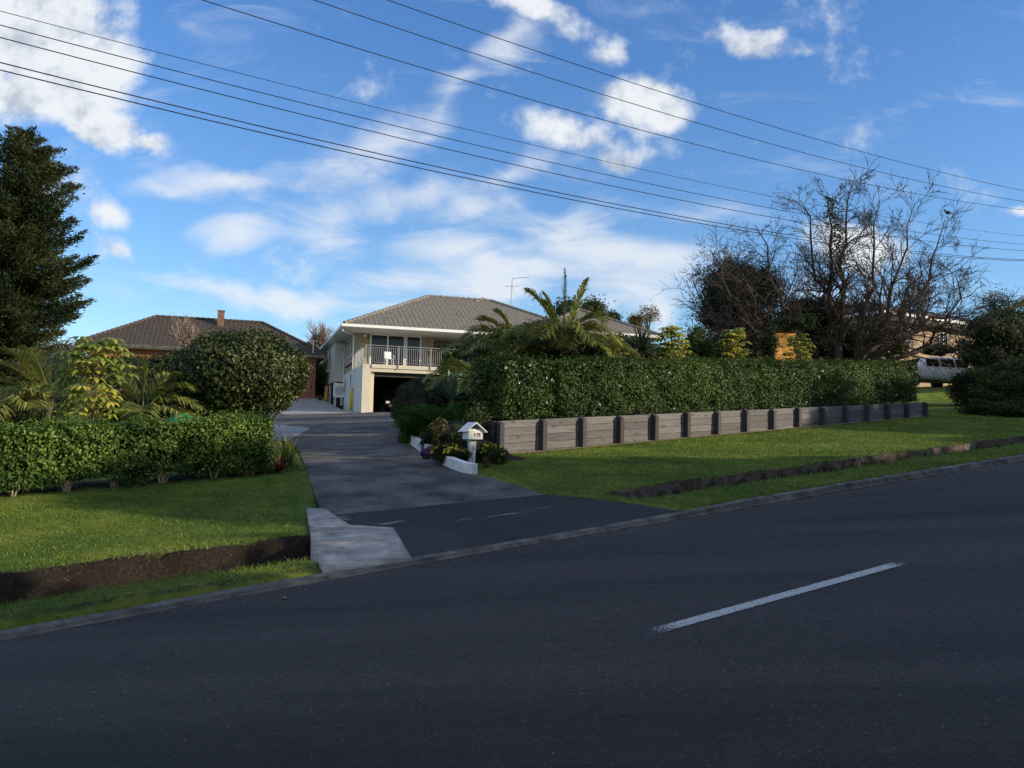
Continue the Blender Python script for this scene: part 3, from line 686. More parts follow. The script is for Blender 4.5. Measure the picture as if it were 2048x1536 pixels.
# ------------------------------------------------------------------ sleeper retaining wall
def wall_top(s): return np.interp(s, [10.2, 28.2], [1.95, 3.14])
def wall_base(s): return float(base_h(s, 14.0))
x0, y0 = to_xy(10.2, 14.05)
rw = thing('retaining_wall', (x0, y0, wall_base(10.2)), 'low dark stained timber sleeper wall with upright posts at the lawn edge', 'retaining wall')
npost = 16; ps = [10.22+1.085*k for k in range(npost)]
for k in range(npost-1):
    a0, a1 = ps[k]+.055, ps[k+1]-.055; c0, c1 = ps[k]-.0+.004, ps[k+1]-.004
    top0, top1 = wall_top(c0), wall_top(c1)
    for j in range(5):
        b = MB(); d = .155*j; jt = .004*random.uniform(-1, 1)
        z0a, z0b = top0-d-.150, top1-d-.150; z1a, z1b = top0-d, top1-d
        if z1a < wall_base(c0)-.02: continue
        b.hull([W3(c0, 14.03+jt, z0a), W3(c1, 14.03+jt, z0b), W3(c1, 14.08+jt, z0b), W3(c0, 14.08+jt, z0a)],
               [W3(c0, 14.03+jt, z1a), W3(c1, 14.03+jt, z1b), W3(c1, 14.08+jt, z1b), W3(c0, 14.08+jt, z1a)])
        b.build('board', M['timber'], rw, bevel=.005)
for k in range(npost):
    s_ = ps[k]; zt = float(wall_top(s_))+.012+random.uniform(-.018, .018); zb = wall_base(s_)-.2; b = MB(); h = .055; fr = 13.90+random.uniform(-.008, .008)
    b.hull([W3(s_-h, fr, zb), W3(s_+h, fr, zb), W3(s_+h, 14.025, zb), W3(s_-h, 14.025, zb)],
           [W3(s_-h, fr, zt-.05), W3(s_+h, fr, zt-.05), W3(s_+h, 14.025, zt), W3(s_-h, 14.025, zt)])
    b.build('post', M['timber_post'], rw, bevel=.006)
# return at the left end, running back from the first post
for j in range(5):
    b = MB(); zt = 1.95-.155*j
    b.hull([W3(10.16, 14.1, zt-.15), W3(10.21, 14.1, zt-.15), W3(10.21, 16.6, zt-.15), W3(10.16, 16.6, zt-.15)], [W3(10.16, 14.1, zt), W3(10.21, 14.1, zt), W3(10.21, 16.6, zt), W3(10.16, 16.6, zt)])
    b.build('board', M['timber_post'], rw, bevel=.005)
# pale gravelly soil strip along the wall foot
sheet('bare_soil_strip', [to_xy(10.2, 13.78), to_xy(26.4, 13.88)], [to_xy(10.2, 14.05), to_xy(26.4, 14.05)], mat('dry_soil', (.17, .13, .075), .95, .5, 14, .6, 40, c2=(.3, .24, .14)), .02, nx=3)

# ------------------------------------------------------------------ hedges
def hedge(name, s0, s1, t0, t1, zb, zt, n, L, W, m, label, seed=0, amp=.05, flowers=0, stems=(), cut=0, rough_bottom=.12):
    r = np.random.default_rng(seed)
    h = lambda f: None
    def surf(kind, n):
        s = r.uniform(s0, s1, n); t = r.uniform(t0, t1, n); u = r.random(n)
        if kind == 'front': t = np.full(n, t0); nn = (0, -1, 0)
        if kind == 'top': u = np.ones(n); nn = (0, 0, 1)
        if kind == 'l': s = np.full(n, s0); nn = (-1, 0, 0)
        if kind == 'r': s = np.full(n, s1); nn = (1, 0, 0)
        if kind == 'back': t = np.full(n, t1); nn = (0, 1, 0)
        z0 = zb(s); z1 = zt(s); lo = z0+rough_bottom*(.5+.5*np.sin(s*3.3+np.sin(s*1.7)*2))
        z = lo+(z1-lo)*u
        # wavy clipped face, pulled in toward the foot
        wv = amp*(np.sin(s*2.1+z*1.3)+.7*np.sin(s*5.3+z*4.1+1)+.5*np.sin(z*7+s*9))
        inn = r.random(n)**2*.22+.06*r.normal(size=n)-wv
        foot = .28*(1-np.clip((z-z0)/.45, 0, 1))**1.5*cut
        rd = .10*np.clip((z-(z1-.15))/.15, 0, 1)**2
        hol = np.sin(s*4.3+2*np.sin(z*3.1)+seed)*np.sin(z*6.1+1.7*np.sin(s*2.3))+.6*np.sin(s*9.7+z*8)*np.sin(z*11-s*5)
        inn = inn+.13*np.clip(hol-.35, 0, 1); stray = r.random(n) < .012; inn = np.where(stray, -r.uniform(.05, .16, n), inn)
        s2 = s-np.array(nn[0])*inn; t2 = t-nn[1]*(inn+foot+rd) if kind in ('front', 'back') else t; z2 = z-(nn[2]*(np.where(inn < 0, inn, inn*.6)-.3*wv))
        x, y = to_xy(s2, t2); nx, ny = to_xy(nn[0], nn[1]); N = np.tile((nx, ny, nn[2]), (n, 1))
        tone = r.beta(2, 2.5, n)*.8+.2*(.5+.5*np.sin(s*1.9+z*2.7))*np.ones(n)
        tone = (tone-.25*np.clip(hol, 0, 1)+.12*np.sin(s*.9+seed)+.10*np.sin(s*2.7+1)+.25*stray)  # hollows also darkened: shade painted into the leaf tone
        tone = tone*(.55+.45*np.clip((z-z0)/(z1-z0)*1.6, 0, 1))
        return leaf_geo(np.stack([x, y, z2], 1), N+np.array([0, 0, .25]), L, W, .25, .55, shade=tone, r=r)
    A = (s1-s0)*1.1; B = (s1-s0)*(t1-t0); C = (t1-t0)*1.1; tot = A+B+2*C+.4*A
    parts = [surf('front', int(n*A/tot)), surf('top', int(n*B/tot)), surf('l', int(n*C/tot)), surf('r', int(n*C/tot)), surf('back', int(n*.4*A/tot))]
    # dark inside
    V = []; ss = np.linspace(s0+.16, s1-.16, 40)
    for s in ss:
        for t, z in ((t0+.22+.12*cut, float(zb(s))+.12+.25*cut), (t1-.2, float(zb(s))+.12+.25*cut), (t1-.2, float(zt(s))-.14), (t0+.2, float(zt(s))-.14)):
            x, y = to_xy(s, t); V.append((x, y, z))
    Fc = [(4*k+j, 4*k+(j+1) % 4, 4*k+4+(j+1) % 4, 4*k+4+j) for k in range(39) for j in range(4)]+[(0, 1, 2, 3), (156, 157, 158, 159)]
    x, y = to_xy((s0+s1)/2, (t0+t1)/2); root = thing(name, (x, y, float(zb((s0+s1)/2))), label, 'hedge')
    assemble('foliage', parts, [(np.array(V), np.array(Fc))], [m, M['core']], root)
    for s_ in stems:
        b = MB(); q = random.Random(int(s_*100)); t_ = t0+.22; z = float(zb(s_))
        for k in range(5):
            da = q.uniform(-.42, .42); dt = q.uniform(-.12, .2); H_ = q.uniform(.45, .6)
            b.tube([W3(s_+da*.06, t_, z-.05), W3(s_+da*.3+q.uniform(-.02, .02), t_+dt*.3, z+H_*.4), W3(s_+da*.75, t_+dt, z+H_*.8), W3(s_+da, t_+dt, z+H_*1.2)], [.017, .013, .010, .006], 6)
        b.build('stem', M['bark_pale'], root)
    if flowers:
        P = []
        s = r.uniform(s0, s1, flowers); z = zb(s)+(zt(s)-zb(s))*r.uniform(.05, .95, flowers)
        x, y = to_xy(s, np.full(flowers, t0-.03)); P = np.repeat(np.stack([x, y, z], 1), 6, 0)+r.normal(size=(flowers*6, 3))*.012
        nx, ny = to_xy(0, -1); assemble('blossom', [leaf_geo(P, np.tile((nx, ny, .3), (len(P), 1)), .035, .03, 0, .6, r=r)], [], [M['whitefl']], root)
    return root
gh = lambda s: base_h(s, 14.6)
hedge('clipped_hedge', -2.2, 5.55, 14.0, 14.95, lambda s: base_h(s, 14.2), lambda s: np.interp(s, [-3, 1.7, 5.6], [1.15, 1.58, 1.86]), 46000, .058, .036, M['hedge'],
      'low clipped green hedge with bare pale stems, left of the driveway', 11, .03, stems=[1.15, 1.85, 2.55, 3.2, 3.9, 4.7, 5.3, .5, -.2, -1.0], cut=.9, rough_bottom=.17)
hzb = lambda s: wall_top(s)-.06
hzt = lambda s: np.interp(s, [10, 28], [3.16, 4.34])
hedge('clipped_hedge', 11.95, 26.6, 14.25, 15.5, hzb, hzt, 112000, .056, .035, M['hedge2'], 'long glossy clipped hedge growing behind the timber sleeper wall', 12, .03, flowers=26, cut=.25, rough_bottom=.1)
hedge('clipped_hedge', 10.45, 11.72, 14.2, 15.4, hzb, lambda s: hzt(s)+.0, 12500, .062, .04, M['hedge2'], 'short square block of glossy hedge, left of the long hedge behind the wall', 13, .04, flowers=12, cut=.2, rough_bottom=.1)

# ------------------------------------------------------------------ houses
def frame(ox, oy, oz, ax, ay):
    L = sqrt(ax*ax+ay*ay); ax /= L; ay /= L
    return lambda p: (ox+p[0]*ax-p[1]*ay, oy+p[0]*ay+p[1]*ax, oz+p[2])
def tiles(mb, poly, course=.34, pitch=.30, amp=.022, lip=.032):
    """interlocking tile courses over one convex roof face; poly[0]->poly[1] is the eave (local coords)"""
    P = [np.array(mb.tf(p), float) for p in poly]
    e = unit(P[1]-P[0]); n = unit(np.cross(P[1]-P[0], P[2]-P[1])); n = n if n[2] > 0 else -n
    w = np.cross(n, e); w = w if w[2] > 0 else -w
    uv = [((p-P[0])@e, (p-P[0])@w) for p in P]; vmax = max(v for u, v in uv)
    def rng_(v):
        xs = []
        for i in range(len(uv)):
            (u0, v0), (u1, v1) = uv[i], uv[(i+1) % len(uv)]
            if abs(v0-v) < 1e-6: xs.append(u0)
            if (v0-v)*(v1-v) < 0: xs.append(u0+(u1-u0)*(v-v0)/(v1-v0))
        return (min(xs), max(xs)) if xs else None
    tf = mb.tf; mb.tf = lambda p: p; k = 0; prev = None
    while k*course < vmax-.02:
        v0 = k*course+1e-4; v1 = min((k+1)*course, vmax)-1e-4; r0 = rng_(v0); r1 = rng_(v1)
        if not r0 or not r1: break
        us = np.arange(math.floor(r0[0]/pitch*6)-1, math.ceil(r0[1]/pitch*6)+2)*pitch/6
        off = 0
        z = amp*np.abs(np.sin((us+off)*pi/pitch))
        lo = [mb.vert(P[0]+e*min(max(u, r0[0]), r0[1])+w*v0+n*(zz+lip)) for u, zz in zip(us, z)]
        fr = [mb.vert(P[0]+e*min(max(u, r0[0]), r0[1])+w*v0-n*.02) for u in us]
        hi = [mb.vert(P[0]+e*min(max(u, r1[0]), r1[1])+w*v1+n*zz) for u, zz in zip(us, z)]
        for j in range(len(us)-1): mb.f.append([lo[j], lo[j+1], hi[j+1], hi[j]]); mb.f.append([fr[j], fr[j+1], lo[j+1], lo[j]])
        k += 1
    mb.tf = tf
def hip_roof(root, fr, a0, a1, b0, b1, ze, pitch, m, mcap, gut=True, soff=True, course=.34, name='roof', caps=True):
    d = min(a1-a0, b1-b0)/2; rise = d*math.tan(pitch); zr = ze+rise
    if a1-a0 >= b1-b0: R0, R1 = (a0+d, b0+d, zr), (a1-d, b0+d, zr)
    else: R0, R1 = (a0+d, b0+d, zr), (a0+d, b1-d, zr)
    A, B, C_, D = (a0, b0, ze), (a1, b0, ze), (a1, b1, ze), (a0, b1, ze)
    mb = MB(fr)
    if a1-a0 >= b1-b0:
        tiles(mb, [A, B, R1, R0], course); tiles(mb, [D, A, R0], course); tiles(mb, [B, C_, R1], course)
        mb.poly([C_, D, R0, R1]); hips = [(A, R0), (B, R1), (C_, R1), (D, R0), (R0, R1)]
    else:
        tiles(mb, [A, B, R0], course); tiles(mb, [D, A, R0, R1], course); tiles(mb, [B, C_, R1, R0], course)
        mb.poly([C_, D, R1]); hips = [(A, R0), (B, R0), (C_, R1), (D, R1), (R0, R1)]
    rf = mb.build(name, m, root)
    cp = MB(fr)
    if not caps: hips = [(tuple(np.array(R0)+(np.array(A)-R0)*.12), R0), (R0, R1)]
    for p, q in hips:
        p = np.array(p); q = np.array(q); L = np.linalg.norm(q-p); k = max(2, int(L/.38))
        for j in range(k):
            s_ = p+(q-p)*(j/k); e_ = p+(q-p)*((j+1.08)/k); cp.tube([s_+[0, 0, .05], e_+[0, 0, .035]], [.125, .10], 7)
    cp.build('ridge_capping', mcap, root)
    if gut:
        g = MB(fr); w_ = .13
        for x0, x1, y0, y1 in ((a0-w_, a1+w_, b0-w_, b0-.002), (a0-w_, a0-.002, b0+.002, b1), (a1+.002, a1+w_, b0+.002, b1)): g.box(x0, x1, y0, y1, ze-.15, ze+.015)
        g.build('gutter', M['white'], root)
    if soff:
        g = MB(fr); g.box(a0+.003, a1-.003, b0+.003, b1-.003, ze-.2, ze-.13); g.build('soffit', M['white'], root)
def window(fr, root, a0, a1, z0, z1, b=None, a=None, cols=1, rows=1, fm='white', sill=True, side=-1, tr=None):
    """framed window on a front wall (b given) or side wall (a given); faces side"""
    if b is not None: P = lambda u, o, z: (u, b+side*o, z)
    else: P = lambda u, o, z: (a+side*o, u, z)
    def bx(mb, u0, u1, o0, o1, q0, q1):
        p = P(u0, o0, q0); q = P(u1, o1, q1); mb.box(min(p[0], q[0]), max(p[0], q[0]), min(p[1], q[1]), max(p[1], q[1]), q0, q1)
    f = .055; mb = MB(fr)
    bx(mb, a0, a0+f, .005, .07, z0, z1); bx(mb, a1-f, a1, .005, .07, z0, z1); bx(mb, a0+f+.001, a1-f-.001, .005, .068, z0, z0+f); bx(mb, a0+f+.001, a1-f-.001, .005, .068, z1-f, z1)
    for k in range(1, cols): u = a0+(a1-a0)*k/cols; bx(mb, u-f*.5, u+f*.5, .005, .064, z0+f+.001, z1-f-.001)
    for k in range(1, rows): z = z0+(z1-z0)*(tr if tr else k/rows); bx(mb, a0+f+.002, a1-f-.002, .005, .06, z-f*.4, z+f*.4)
    w = mb.build('window', M[fm], root)
    mb = MB(fr); bx(mb, a0+f, a1-f, .004, .02, z0+f, z1-f); mb.build('pane', M['glass'], root).parent = w
    c = w.children[0]; c.location = (0, 0, 0)
    if sill:
        mb = MB(fr); bx(mb, a0-.06, a1+.06, .003, .11, z0-.09, z0-.004); mb.build('sill', M['sill'] if sill == 'brick' else M['white'], root).parent = w
    return w

# ---- main house on the slope above the garage
H0 = (-8.5, 50.0, 2.88); HF = frame(*H0, .956, .292)
house = thing('hillside_house', H0, 'cream brick house with grey tiled hip roof, railed balcony and open garage below', 'house')
w = MB(HF); w.box(0, 4.98, 4.6, 9.75, 2.845, 5.25); w.box(4.985, 16, 6.6, 13.9, 2.845, 5.25); w.box(10.9, 17.4, -.2, 6.59, -.5, 5.25); w.box(.3, 4.98, 9.76, 13.9, 1, 5.25)
w.build('brick_wall', M['brick_cream'], house)
w = MB(HF); w.box(-.06, .12, .42, 9.78, -.35, 2.84); w.build('plaster_wall', M['wallwhite'], house)
w = MB(HF); w.box(-.08, .42, 0, .41, -.3, 2.84); w.build('pillar', M['cream'], house)
w = MB(HF); w.box(.425, .62, .22, .41, -.1, 2.40); w.build('door_jamb', M['cream'], house)
w = MB(HF); w.box(4.75, 10.85, .25, .45, -.3, 2.40); w.build('garage_side_wall', M['cream'], house)
w = MB(HF); w.box(.425, 10.85, -.06, .2, 2.62, 2.84); w.box(.425, 10.85, .0, .24, 2.41, 2.615); w.box(.13, 10.85, .25, 6.58, 2.55, 2.835); w.build('balcony_slab', M['cream'], house)
# garage interior
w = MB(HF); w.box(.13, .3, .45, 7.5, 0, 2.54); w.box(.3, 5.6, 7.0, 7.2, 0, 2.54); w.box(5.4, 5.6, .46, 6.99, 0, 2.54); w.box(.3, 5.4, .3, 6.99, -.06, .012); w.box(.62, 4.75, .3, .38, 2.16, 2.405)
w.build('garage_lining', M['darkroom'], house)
# balcony railing
def railing(fr, root, p0, p1, z0, posts, name='railing'):
    b = MB(fr); p0 = np.array(p0, float); p1 = np.array(p1, float); L = np.linalg.norm(p1-p0); d = (p1-p0)/L
    P = lambda x, z: (p0[0]+d[0]*x, p0[1]+d[1]*x, z)
    b.tube([P(0, z0+1.08), P(L, z0+1.08)], .018, 6); b.tube([P(0, z0+.96), P(L, z0+.96)], .009, 5); b.tube([P(0, z0+.1), P(L, z0+.1)], .011, 5)
    o = b.build(name, M['rail'], root)
    for x in posts: b2 = MB(fr); b2.tube([P(x, z0-.25), P(x, z0+1.1)], .024, 6); q = b2.build('railing_post', M['rail'], root); q.parent = o
    b3 = MB(fr); x = .06
    while x < L: b3.tube([P(x, z0+.1), P(x, z0+.96)], .0085, 4); x += .118
    q = b3.build('baluster', M['rail'], root); q.parent = o
railing(HF, house, (.05, -.1), (10.8, -.1), 2.84, [0, 1.9, 3.8, 5.7, 7.6, 9.5])
railing(HF, house, (-.02, -.05), (-.02, 4.5), 2.84, [1.5, 3.0, 4.5])
# sliding door on the balcony
w = MB(HF)
for a_, hw in ((.95, .05), (2.02, .05), (3.08, .04), (3.2, .06), (4.12, .05)): w.box(a_-hw, a_+hw, 4.50, 4.594, 2.86, 5.04)
w.box(.901, 4.169, 4.52, 4.59, 5.041, 5.12)
sd = w.build('sliding_door', M['white'], house)
for a0, a1 in ((1.0, 1.97), (2.07, 3.04), (3.26, 4.07)):
    w = MB(HF); w.box(a0, a1, 4.565, 4.59, 2.87, 5.04); q = w.build('pane', M['glass'], house); q.parent = sd
window(HF, house, 5.9, 7.6, 3.55, 4.95, b=6.6, cols=2)
window(HF, house, 8.4, 10.2, 2.9, 4.95, b=6.6, cols=2, sill=False)
window(HF, house, 13.0, 15.4, 3.5, 4.9, b=-.2, cols=3)
window(HF, house, 5.6, 9.2, 3.35, 5.0, a=0, cols=4, rows=2, tr=.3, sill='brick')
for b_, z_ in ((8.4, 1.55), (5.2, 1.75)): window(HF, house, b_, b_+.35, z_, z_+.8, a=-.06, cols=1, sill=False, fm='metal')
# weatherboard wing
w = MB(HF); zz = 2.35
while zz < 5.2:
    z1 = min(zz+.19, 5.22)
    w.hull([(-.74, 9.8, zz), (5, 9.8, zz), (5, 17.7, zz), (-.74, 17.7, zz)], [(-.71, 9.83, z1), (5, 9.83, z1), (5, 17.7, z1), (-.71, 17.7, z1)]); zz += .19
w.build('weatherboard_wall', M['board'], house)
window(HF, house, 14.0, 16.4, 3.35, 4.85, a=-.74, cols=2, rows=1)
for b_ in (10.0, 13.8, 17.4): w = MB(HF); w.box(-.68, -.52, b_, b_+.16, .3, 2.345); w.build('pile', M['whitew'], house)
w = MB(HF); w.box(-.5, 4.9, 12.5, 12.6, .3, 2.34); w.build('underfloor_wall', M['darkroom'], house)
hip_roof(house, HF, -1.0, 16.0, 2.0, 14.6, 5.32, math.atan(.476), M['tile_grey'], M['tile_grey'])
hip_roof(house, HF, -1.0, 6.0, 10.5, 18.3, 5.322, math.atan(.476), M['tile_grey'], M['tile_grey'])
hip_roof(house, HF, 10.2, 18.2, -1.2, 8.0, 5.324, math.atan(.476), M['tile_grey'], M['tile_grey'])
hip_roof(house, HF, 2.6, 16.0, 2.0, 20.0, 5.27, math.atan(.476), M['tile_grey'], M['tile_grey'], gut=False, soff=False, caps=False)
w = MB(HF); w.tube([(-1.05, 2.15, 5.15), (-1.05, 2.2, 4.95), (-.12, 4.5, 4.93), (-.12, 4.5, .05)], .04, 7); w.build('downpipe', M['white'], house)
w = MB(HF); w.tube([(-.95, 9.3, 5.1), (-.12, 9.65, 4.9), (-.12, 9.65, .8)], .035, 7); w.build('downpipe', M['white'], house)
for a_, b_, z_ in ((.55, 4.42, 4.98), (5.55, 6.42, 4.9)):
    w = MB(HF); w.sphere((a_, b_, z_), .13); w.build('globe_lamp', M['globe'], house, smooth=True)
for a_ in (.78, 4.62):
    w = MB(HF); w.tube([(a_, 4.59, 4.9), (a_, 4.42, 4.95), (a_, 4.4, 4.7)], .014, 5); w.build('hook', M['black'], house)
w = MB(HF); w.box(-.45, -.15, 9.66, 9.79, 4.55, 4.95); w.build('meter_box', M['cream'], house)
# roof aerial
p0 = at(1021.5, 612, 61); p1 = at(1024.5, 557, 61); w = MB(); w.tube([p0, p1], .022, 5)
c = p0+(p1-p0)*.72; w.tube([c+[-.48, .1, 0], c+[.46, -.1, 0]], .014, 4)
for k in range(6): q = c+np.array([-.42+.16*k, .08-.03*k, 0]); w.tube([q+[0, -.3, 0], q+[0, .3, 0]], .008, 4)
w.tube([p1, at(1059, 554, 60.2)], .016, 4)
for k in range(9):
    q = p1+(at(1059, 554, 60.2)-p1)*(k/8); w.tube([q+[-.04, -.14, -.06], q+[.04, .14, .06]], .007, 4)
w.tube([c, at(1042, 609, 60)], .006, 4); w.tube([c, at(1033, 607, 60)], .006, 4); w.build('aerial', M['metal'], house)

def HP(a, b, z): return HF((a, b, z))
# heat pump, hose, bin, cloth
t = thing('heat_pump', HP(-.3, 9.5, .9), 'white outdoor heat pump unit under the weatherboard wing', 'heat pump')
w = MB(HF); w.box(-.78, .02-.1, 9.3, 9.6, 1.25, 2.2); w.build('casing', M['white'], t, bevel=.02)
w = MB(HF); w.tube([(-.4, 9.296, 1.72), (-.4, 9.27, 1.72)], .3, 20); w.build('fan_grille', M['metal'], t)
w = MB(HF); w.box(-.7, -.6, 9.33, 9.57, .7, 1.245); w.box(-.3, -.2, 9.33, 9.57, .7, 1.245); w.build('bracket', M['metal'], t)
t = thing('garden_hose', HP(-.2, 4.2, 1), 'yellow garden hose coiled on the white side wall of the cream house', 'hose')
w = MB(HF)
for k in range(5):
    w.tube([(-.12-.03*k, 4.0+.55*(.5+.5*cos(q))*(1-.08*k), .95+.62*sin(q)-.02*k) for q in np.linspace(0, 2*pi, 22)], .02, 5)
w.build('coil', M['yellow'], t)
w = MB(HF); w.box(-.13, -.065, 4.2, 4.35, 1.5, 1.62); w.build('hook', M['black'], t)
t = thing('wheelie_bin', HP(-2.4, 17, .9), 'small blue bin beside the drive behind the house', 'bin')
w = MB(HF); w.hull([(-2.6, 16.8, .95), (-2.2, 16.8, .95), (-2.2, 17.2, .95), (-2.6, 17.2, .95)], [(-2.7, 16.7, 1.75), (-2.1, 16.7, 1.75), (-2.1, 17.3, 1.75), (-2.7, 17.3, 1.75)]); w.build('body', M['blue'], t, bevel=.02)
w = MB(HF); w.box(-2.73, -2.07, 16.67, 17.33, 1.752, 1.81); w.build('lid', M['blue'], t, bevel=.02)
w = MB(HF); w.hull([(-1.05, 13.5, 1.25), (-.8, 13.5, 1.2), (-.8, 13.56, 1.2), (-1.05, 13.56, 1.25)], [(-.98, 13.5, 2.2), (-.78, 13.5, 2.2), (-.78, 13.56, 2.2), (-.98, 13.56, 2.2)])
tag(w.build('hanging_cloth', M['orange'], None, HP(-.9, 13.5, 1.2)), 'amber cloth hanging from the edge of the weatherboard wing', 'cloth')
# balcony furniture
def chair(a, b, rz, m, label):
    x, y, z = HP(a, b, 2.84); t = thing('patio_chair', (x, y, z), label, 'chair', 'chairs on the balcony', rz)
    def part(nm, mb): o = mb.build(nm, m, None, (0, 0, 0)); o.parent = t; o.location = (0, 0, 0)
    w = MB(); w.box(-.24, .24, -.22, .22, .42, .455); part('seat', w)
    w = MB(); w.hull([(-.22, .2, .46), (.22, .2, .46), (.22, .235, .46), (-.22, .235, .46)], [(-.2, .3, .9), (.2, .3, .9), (.2, .33, .9), (-.2, .33, .9)]); part('backrest', w)
    for sx in (-1, 1):
        for sy in (-1, 1): w = MB(); w.tube([(sx*.25, sy*.23, 0), (sx*.21, sy*.19, .42)], .016, 6); part('leg', w)
        w = MB(); w.tube([(sx*.25, -.2, .43), (sx*.26, -.2, .64), (sx*.25, .26, .66)], .014, 6); part('armrest', w)
chair(1.6, 1.2, .4, M['white'], 'white plastic chair behind the left end of the balcony railing')
chair(3.0, 1.5, -.7, M['black'], 'dark chair behind the balcony railing, in front of the middle door pane')
chair(5.6, 1.2, 2.7, M['black'], 'dark chair behind the balcony railing, right of the brick pier')

# ---- tiled house on the left
LH = (-13.3, 62.0, 3.2); LF = frame(*LH, .956, .292); lz = 7.32-3.2
lh = thing('tiled_house', LH, 'red brick house with dark brown tiled roof and brick chimney, far left', 'house')
w = MB(LF); w.box(-15.4, -.6, .65, 8.1, -1.5, lz-.14); w.build('brick_wall', M['brick_red'], lh)
hip_roof(lh, LF, -16.05, 0, 0, 8.7, lz, math.atan(.575), M['tile_dark'], M['tile_dark'], gut=False, course=.35)
w = MB(LF); w.box(-16.2, .13, -.13, -.003, lz-.14, lz+.01); w.box(.003, .13, 0, 8.7, lz-.14, lz+.01); w.box(-16.18, -16.053, 0, 8.7, lz-.14, lz+.01); w.build('gutter', M['concrete_dk'], lh)
window(LF, lh, -14.6, -13.0, 1.4, 2.9, b=.65, cols=2); window(LF, lh, -10.6, -8.4, 1.3, 3.3, b=.65, cols=3); window(LF, lh, -5.2, -3.4, 1.4, 2.9, b=.65, cols=2)
cx = at(441, 657, 63.3); w = MB(); w.box(-.24, .24, -.24, .24, -.3, 1.28); w.box(-.28, .28, -.28, .28, 1.05, 1.13)
w.tf = None
ch = MB(frame(cx[0], cx[1], cx[2], .956, .292)); ch.box(-.23, .23, -.23, .23, -.35, 1.22); ch.box(-.255, .255, -.255, .255, 1.221, 1.32); ch.build('chimney', M['brick_chim'], lh)
ch = MB(frame(cx[0], cx[1], cx[2], .956, .292)); ch.hull([(-.45, -.4, -.15), (.45, -.4, -.15), (.4, .3, .2), (-.4, .3, .2)], [(-.4, -.34, -.05), (.4, -.34, -.05), (.35, .25, .28), (-.35, .25, .28)]); ch.build('chimney_flashing', M['concrete'], lh)
p = at(626, 706, 61.5); w = MB(); w.tube([p, p+np.array([0, 0, .85])], .03, 5); w.tube([p+np.array([-.3, 0, .85]), p+np.array([.3, 0, .85])], .02, 5); w.build('vent_pipe', M['white'], lh)

# ---- brick house on the right behind the big bare tree
RC = at(1767, 621, 50); RH = (RC[0], RC[1], 4.4); RF = frame(*RH, .857, .515); rz_ = RC[2]-4.4
rh = thing('brick_house', RH, 'tan brick house with white window frames and shallow slate roof, right of the bare tree', 'house')
w = MB(RF); w.box(.6, 13, .6, 9, -1, rz_-.15); w.build('brick_wall', M['brick_tan'], rh)
hip_roof(rh, RF, 0, 13.6, 0, 9.6, rz_, radians(17), M['tile_blue'], M['tile_blue'])
w = MB(RF); w.box(.02, 13.6, .02, .6, rz_-.5, rz_-.21); w.build('eave_board', M['concrete_dk'], rh)
window(RF, rh, 2.4, 3.25, 3.0, 4.5, b=.6, rows=2, tr=.4, sill='brick'); window(RF, rh, .75, 2.3, 3.0, 4.5, b=.6, cols=2, sill='brick')
window(RF, rh, 6.1, 7.0, 3.1, 4.4, b=.6, cols=2); window(RF, rh, 1.5, 3.5, 3.0, 4.4, a=.6, cols=2)
p = at(1919, 652, 54); w = MB(); w.tube([p, p+np.array([0, 0, 1.1])], .03, 5)
for k in range(3): w.tube([p+np.array([-.18, 0, .6+.2*k]), p+np.array([.18, 0, .6+.2*k])], .02, 4)
w.build('roof_mast', M['bark_dark'], rh)

# ---- house at the far right edge: gable eave
p = at(2008, 630, 50); q = at(2075, 600, 43); fr = frame(p[0], p[1], 4.8, q[0]-p[0], q[1]-p[1])
eh = thing('edge_house', (p[0], p[1], 4.8), 'house corner with a pale eave at the right edge of the photo', 'house')
h0 = p[2]-4.8; L_ = sqrt((q[0]-p[0])**2+(q[1]-p[1])**2)
w = MB(fr); w.box(.8, 9, .5, 6, -1, h0-.1); w.build('brick_wall', M['brick_tan'], eh)
w = MB(fr); w.hull([(-.3, -.3, h0), (9.5, -.3, h0), (9.5, 3.2, h0+1.4), (-.3, 3.2, h0+1.4)], [(-.3, -.3, h0+.08), (9.5, -.3, h0+.08), (9.5, 3.2, h0+1.5), (-.3, 3.2, h0+1.5)]); w.build('roof', M['tile_blue'], eh)
w = MB(fr); w.box(-.35, 9.5, -.42, -.303, h0-.12, h0+.1); w.build('gutter', M['white'], eh)

# ---- ochre building seen through the trees
p = at(1550, 662, 30.6); fr = frame(p[0], p[1], 2.9, .97, .25)
ob = thing('ochre_building', (p[0], p[1], 2.9), 'sunlit ochre yellow building glimpsed between dark trees behind the long hedge', 'building')
w = MB(fr); w.box(0, .82, 0, 1.2, -1, p[2]-2.9); w.build('wall', M['orange'], ob)
w = MB(fr); hh = p[2]-2.9; w.hull([(-.05, -.1, hh+.003), (.9, -.1, hh+.003), (.9, 1.3, hh+.003), (-.05, 1.3, hh+.003)], [(.2, .5, hh+.1), (.7, .5, hh+.1), (.7, .8, hh+.1), (.2, .8, hh+.1)]); w.build('roof', M['tile_grey'], ob)


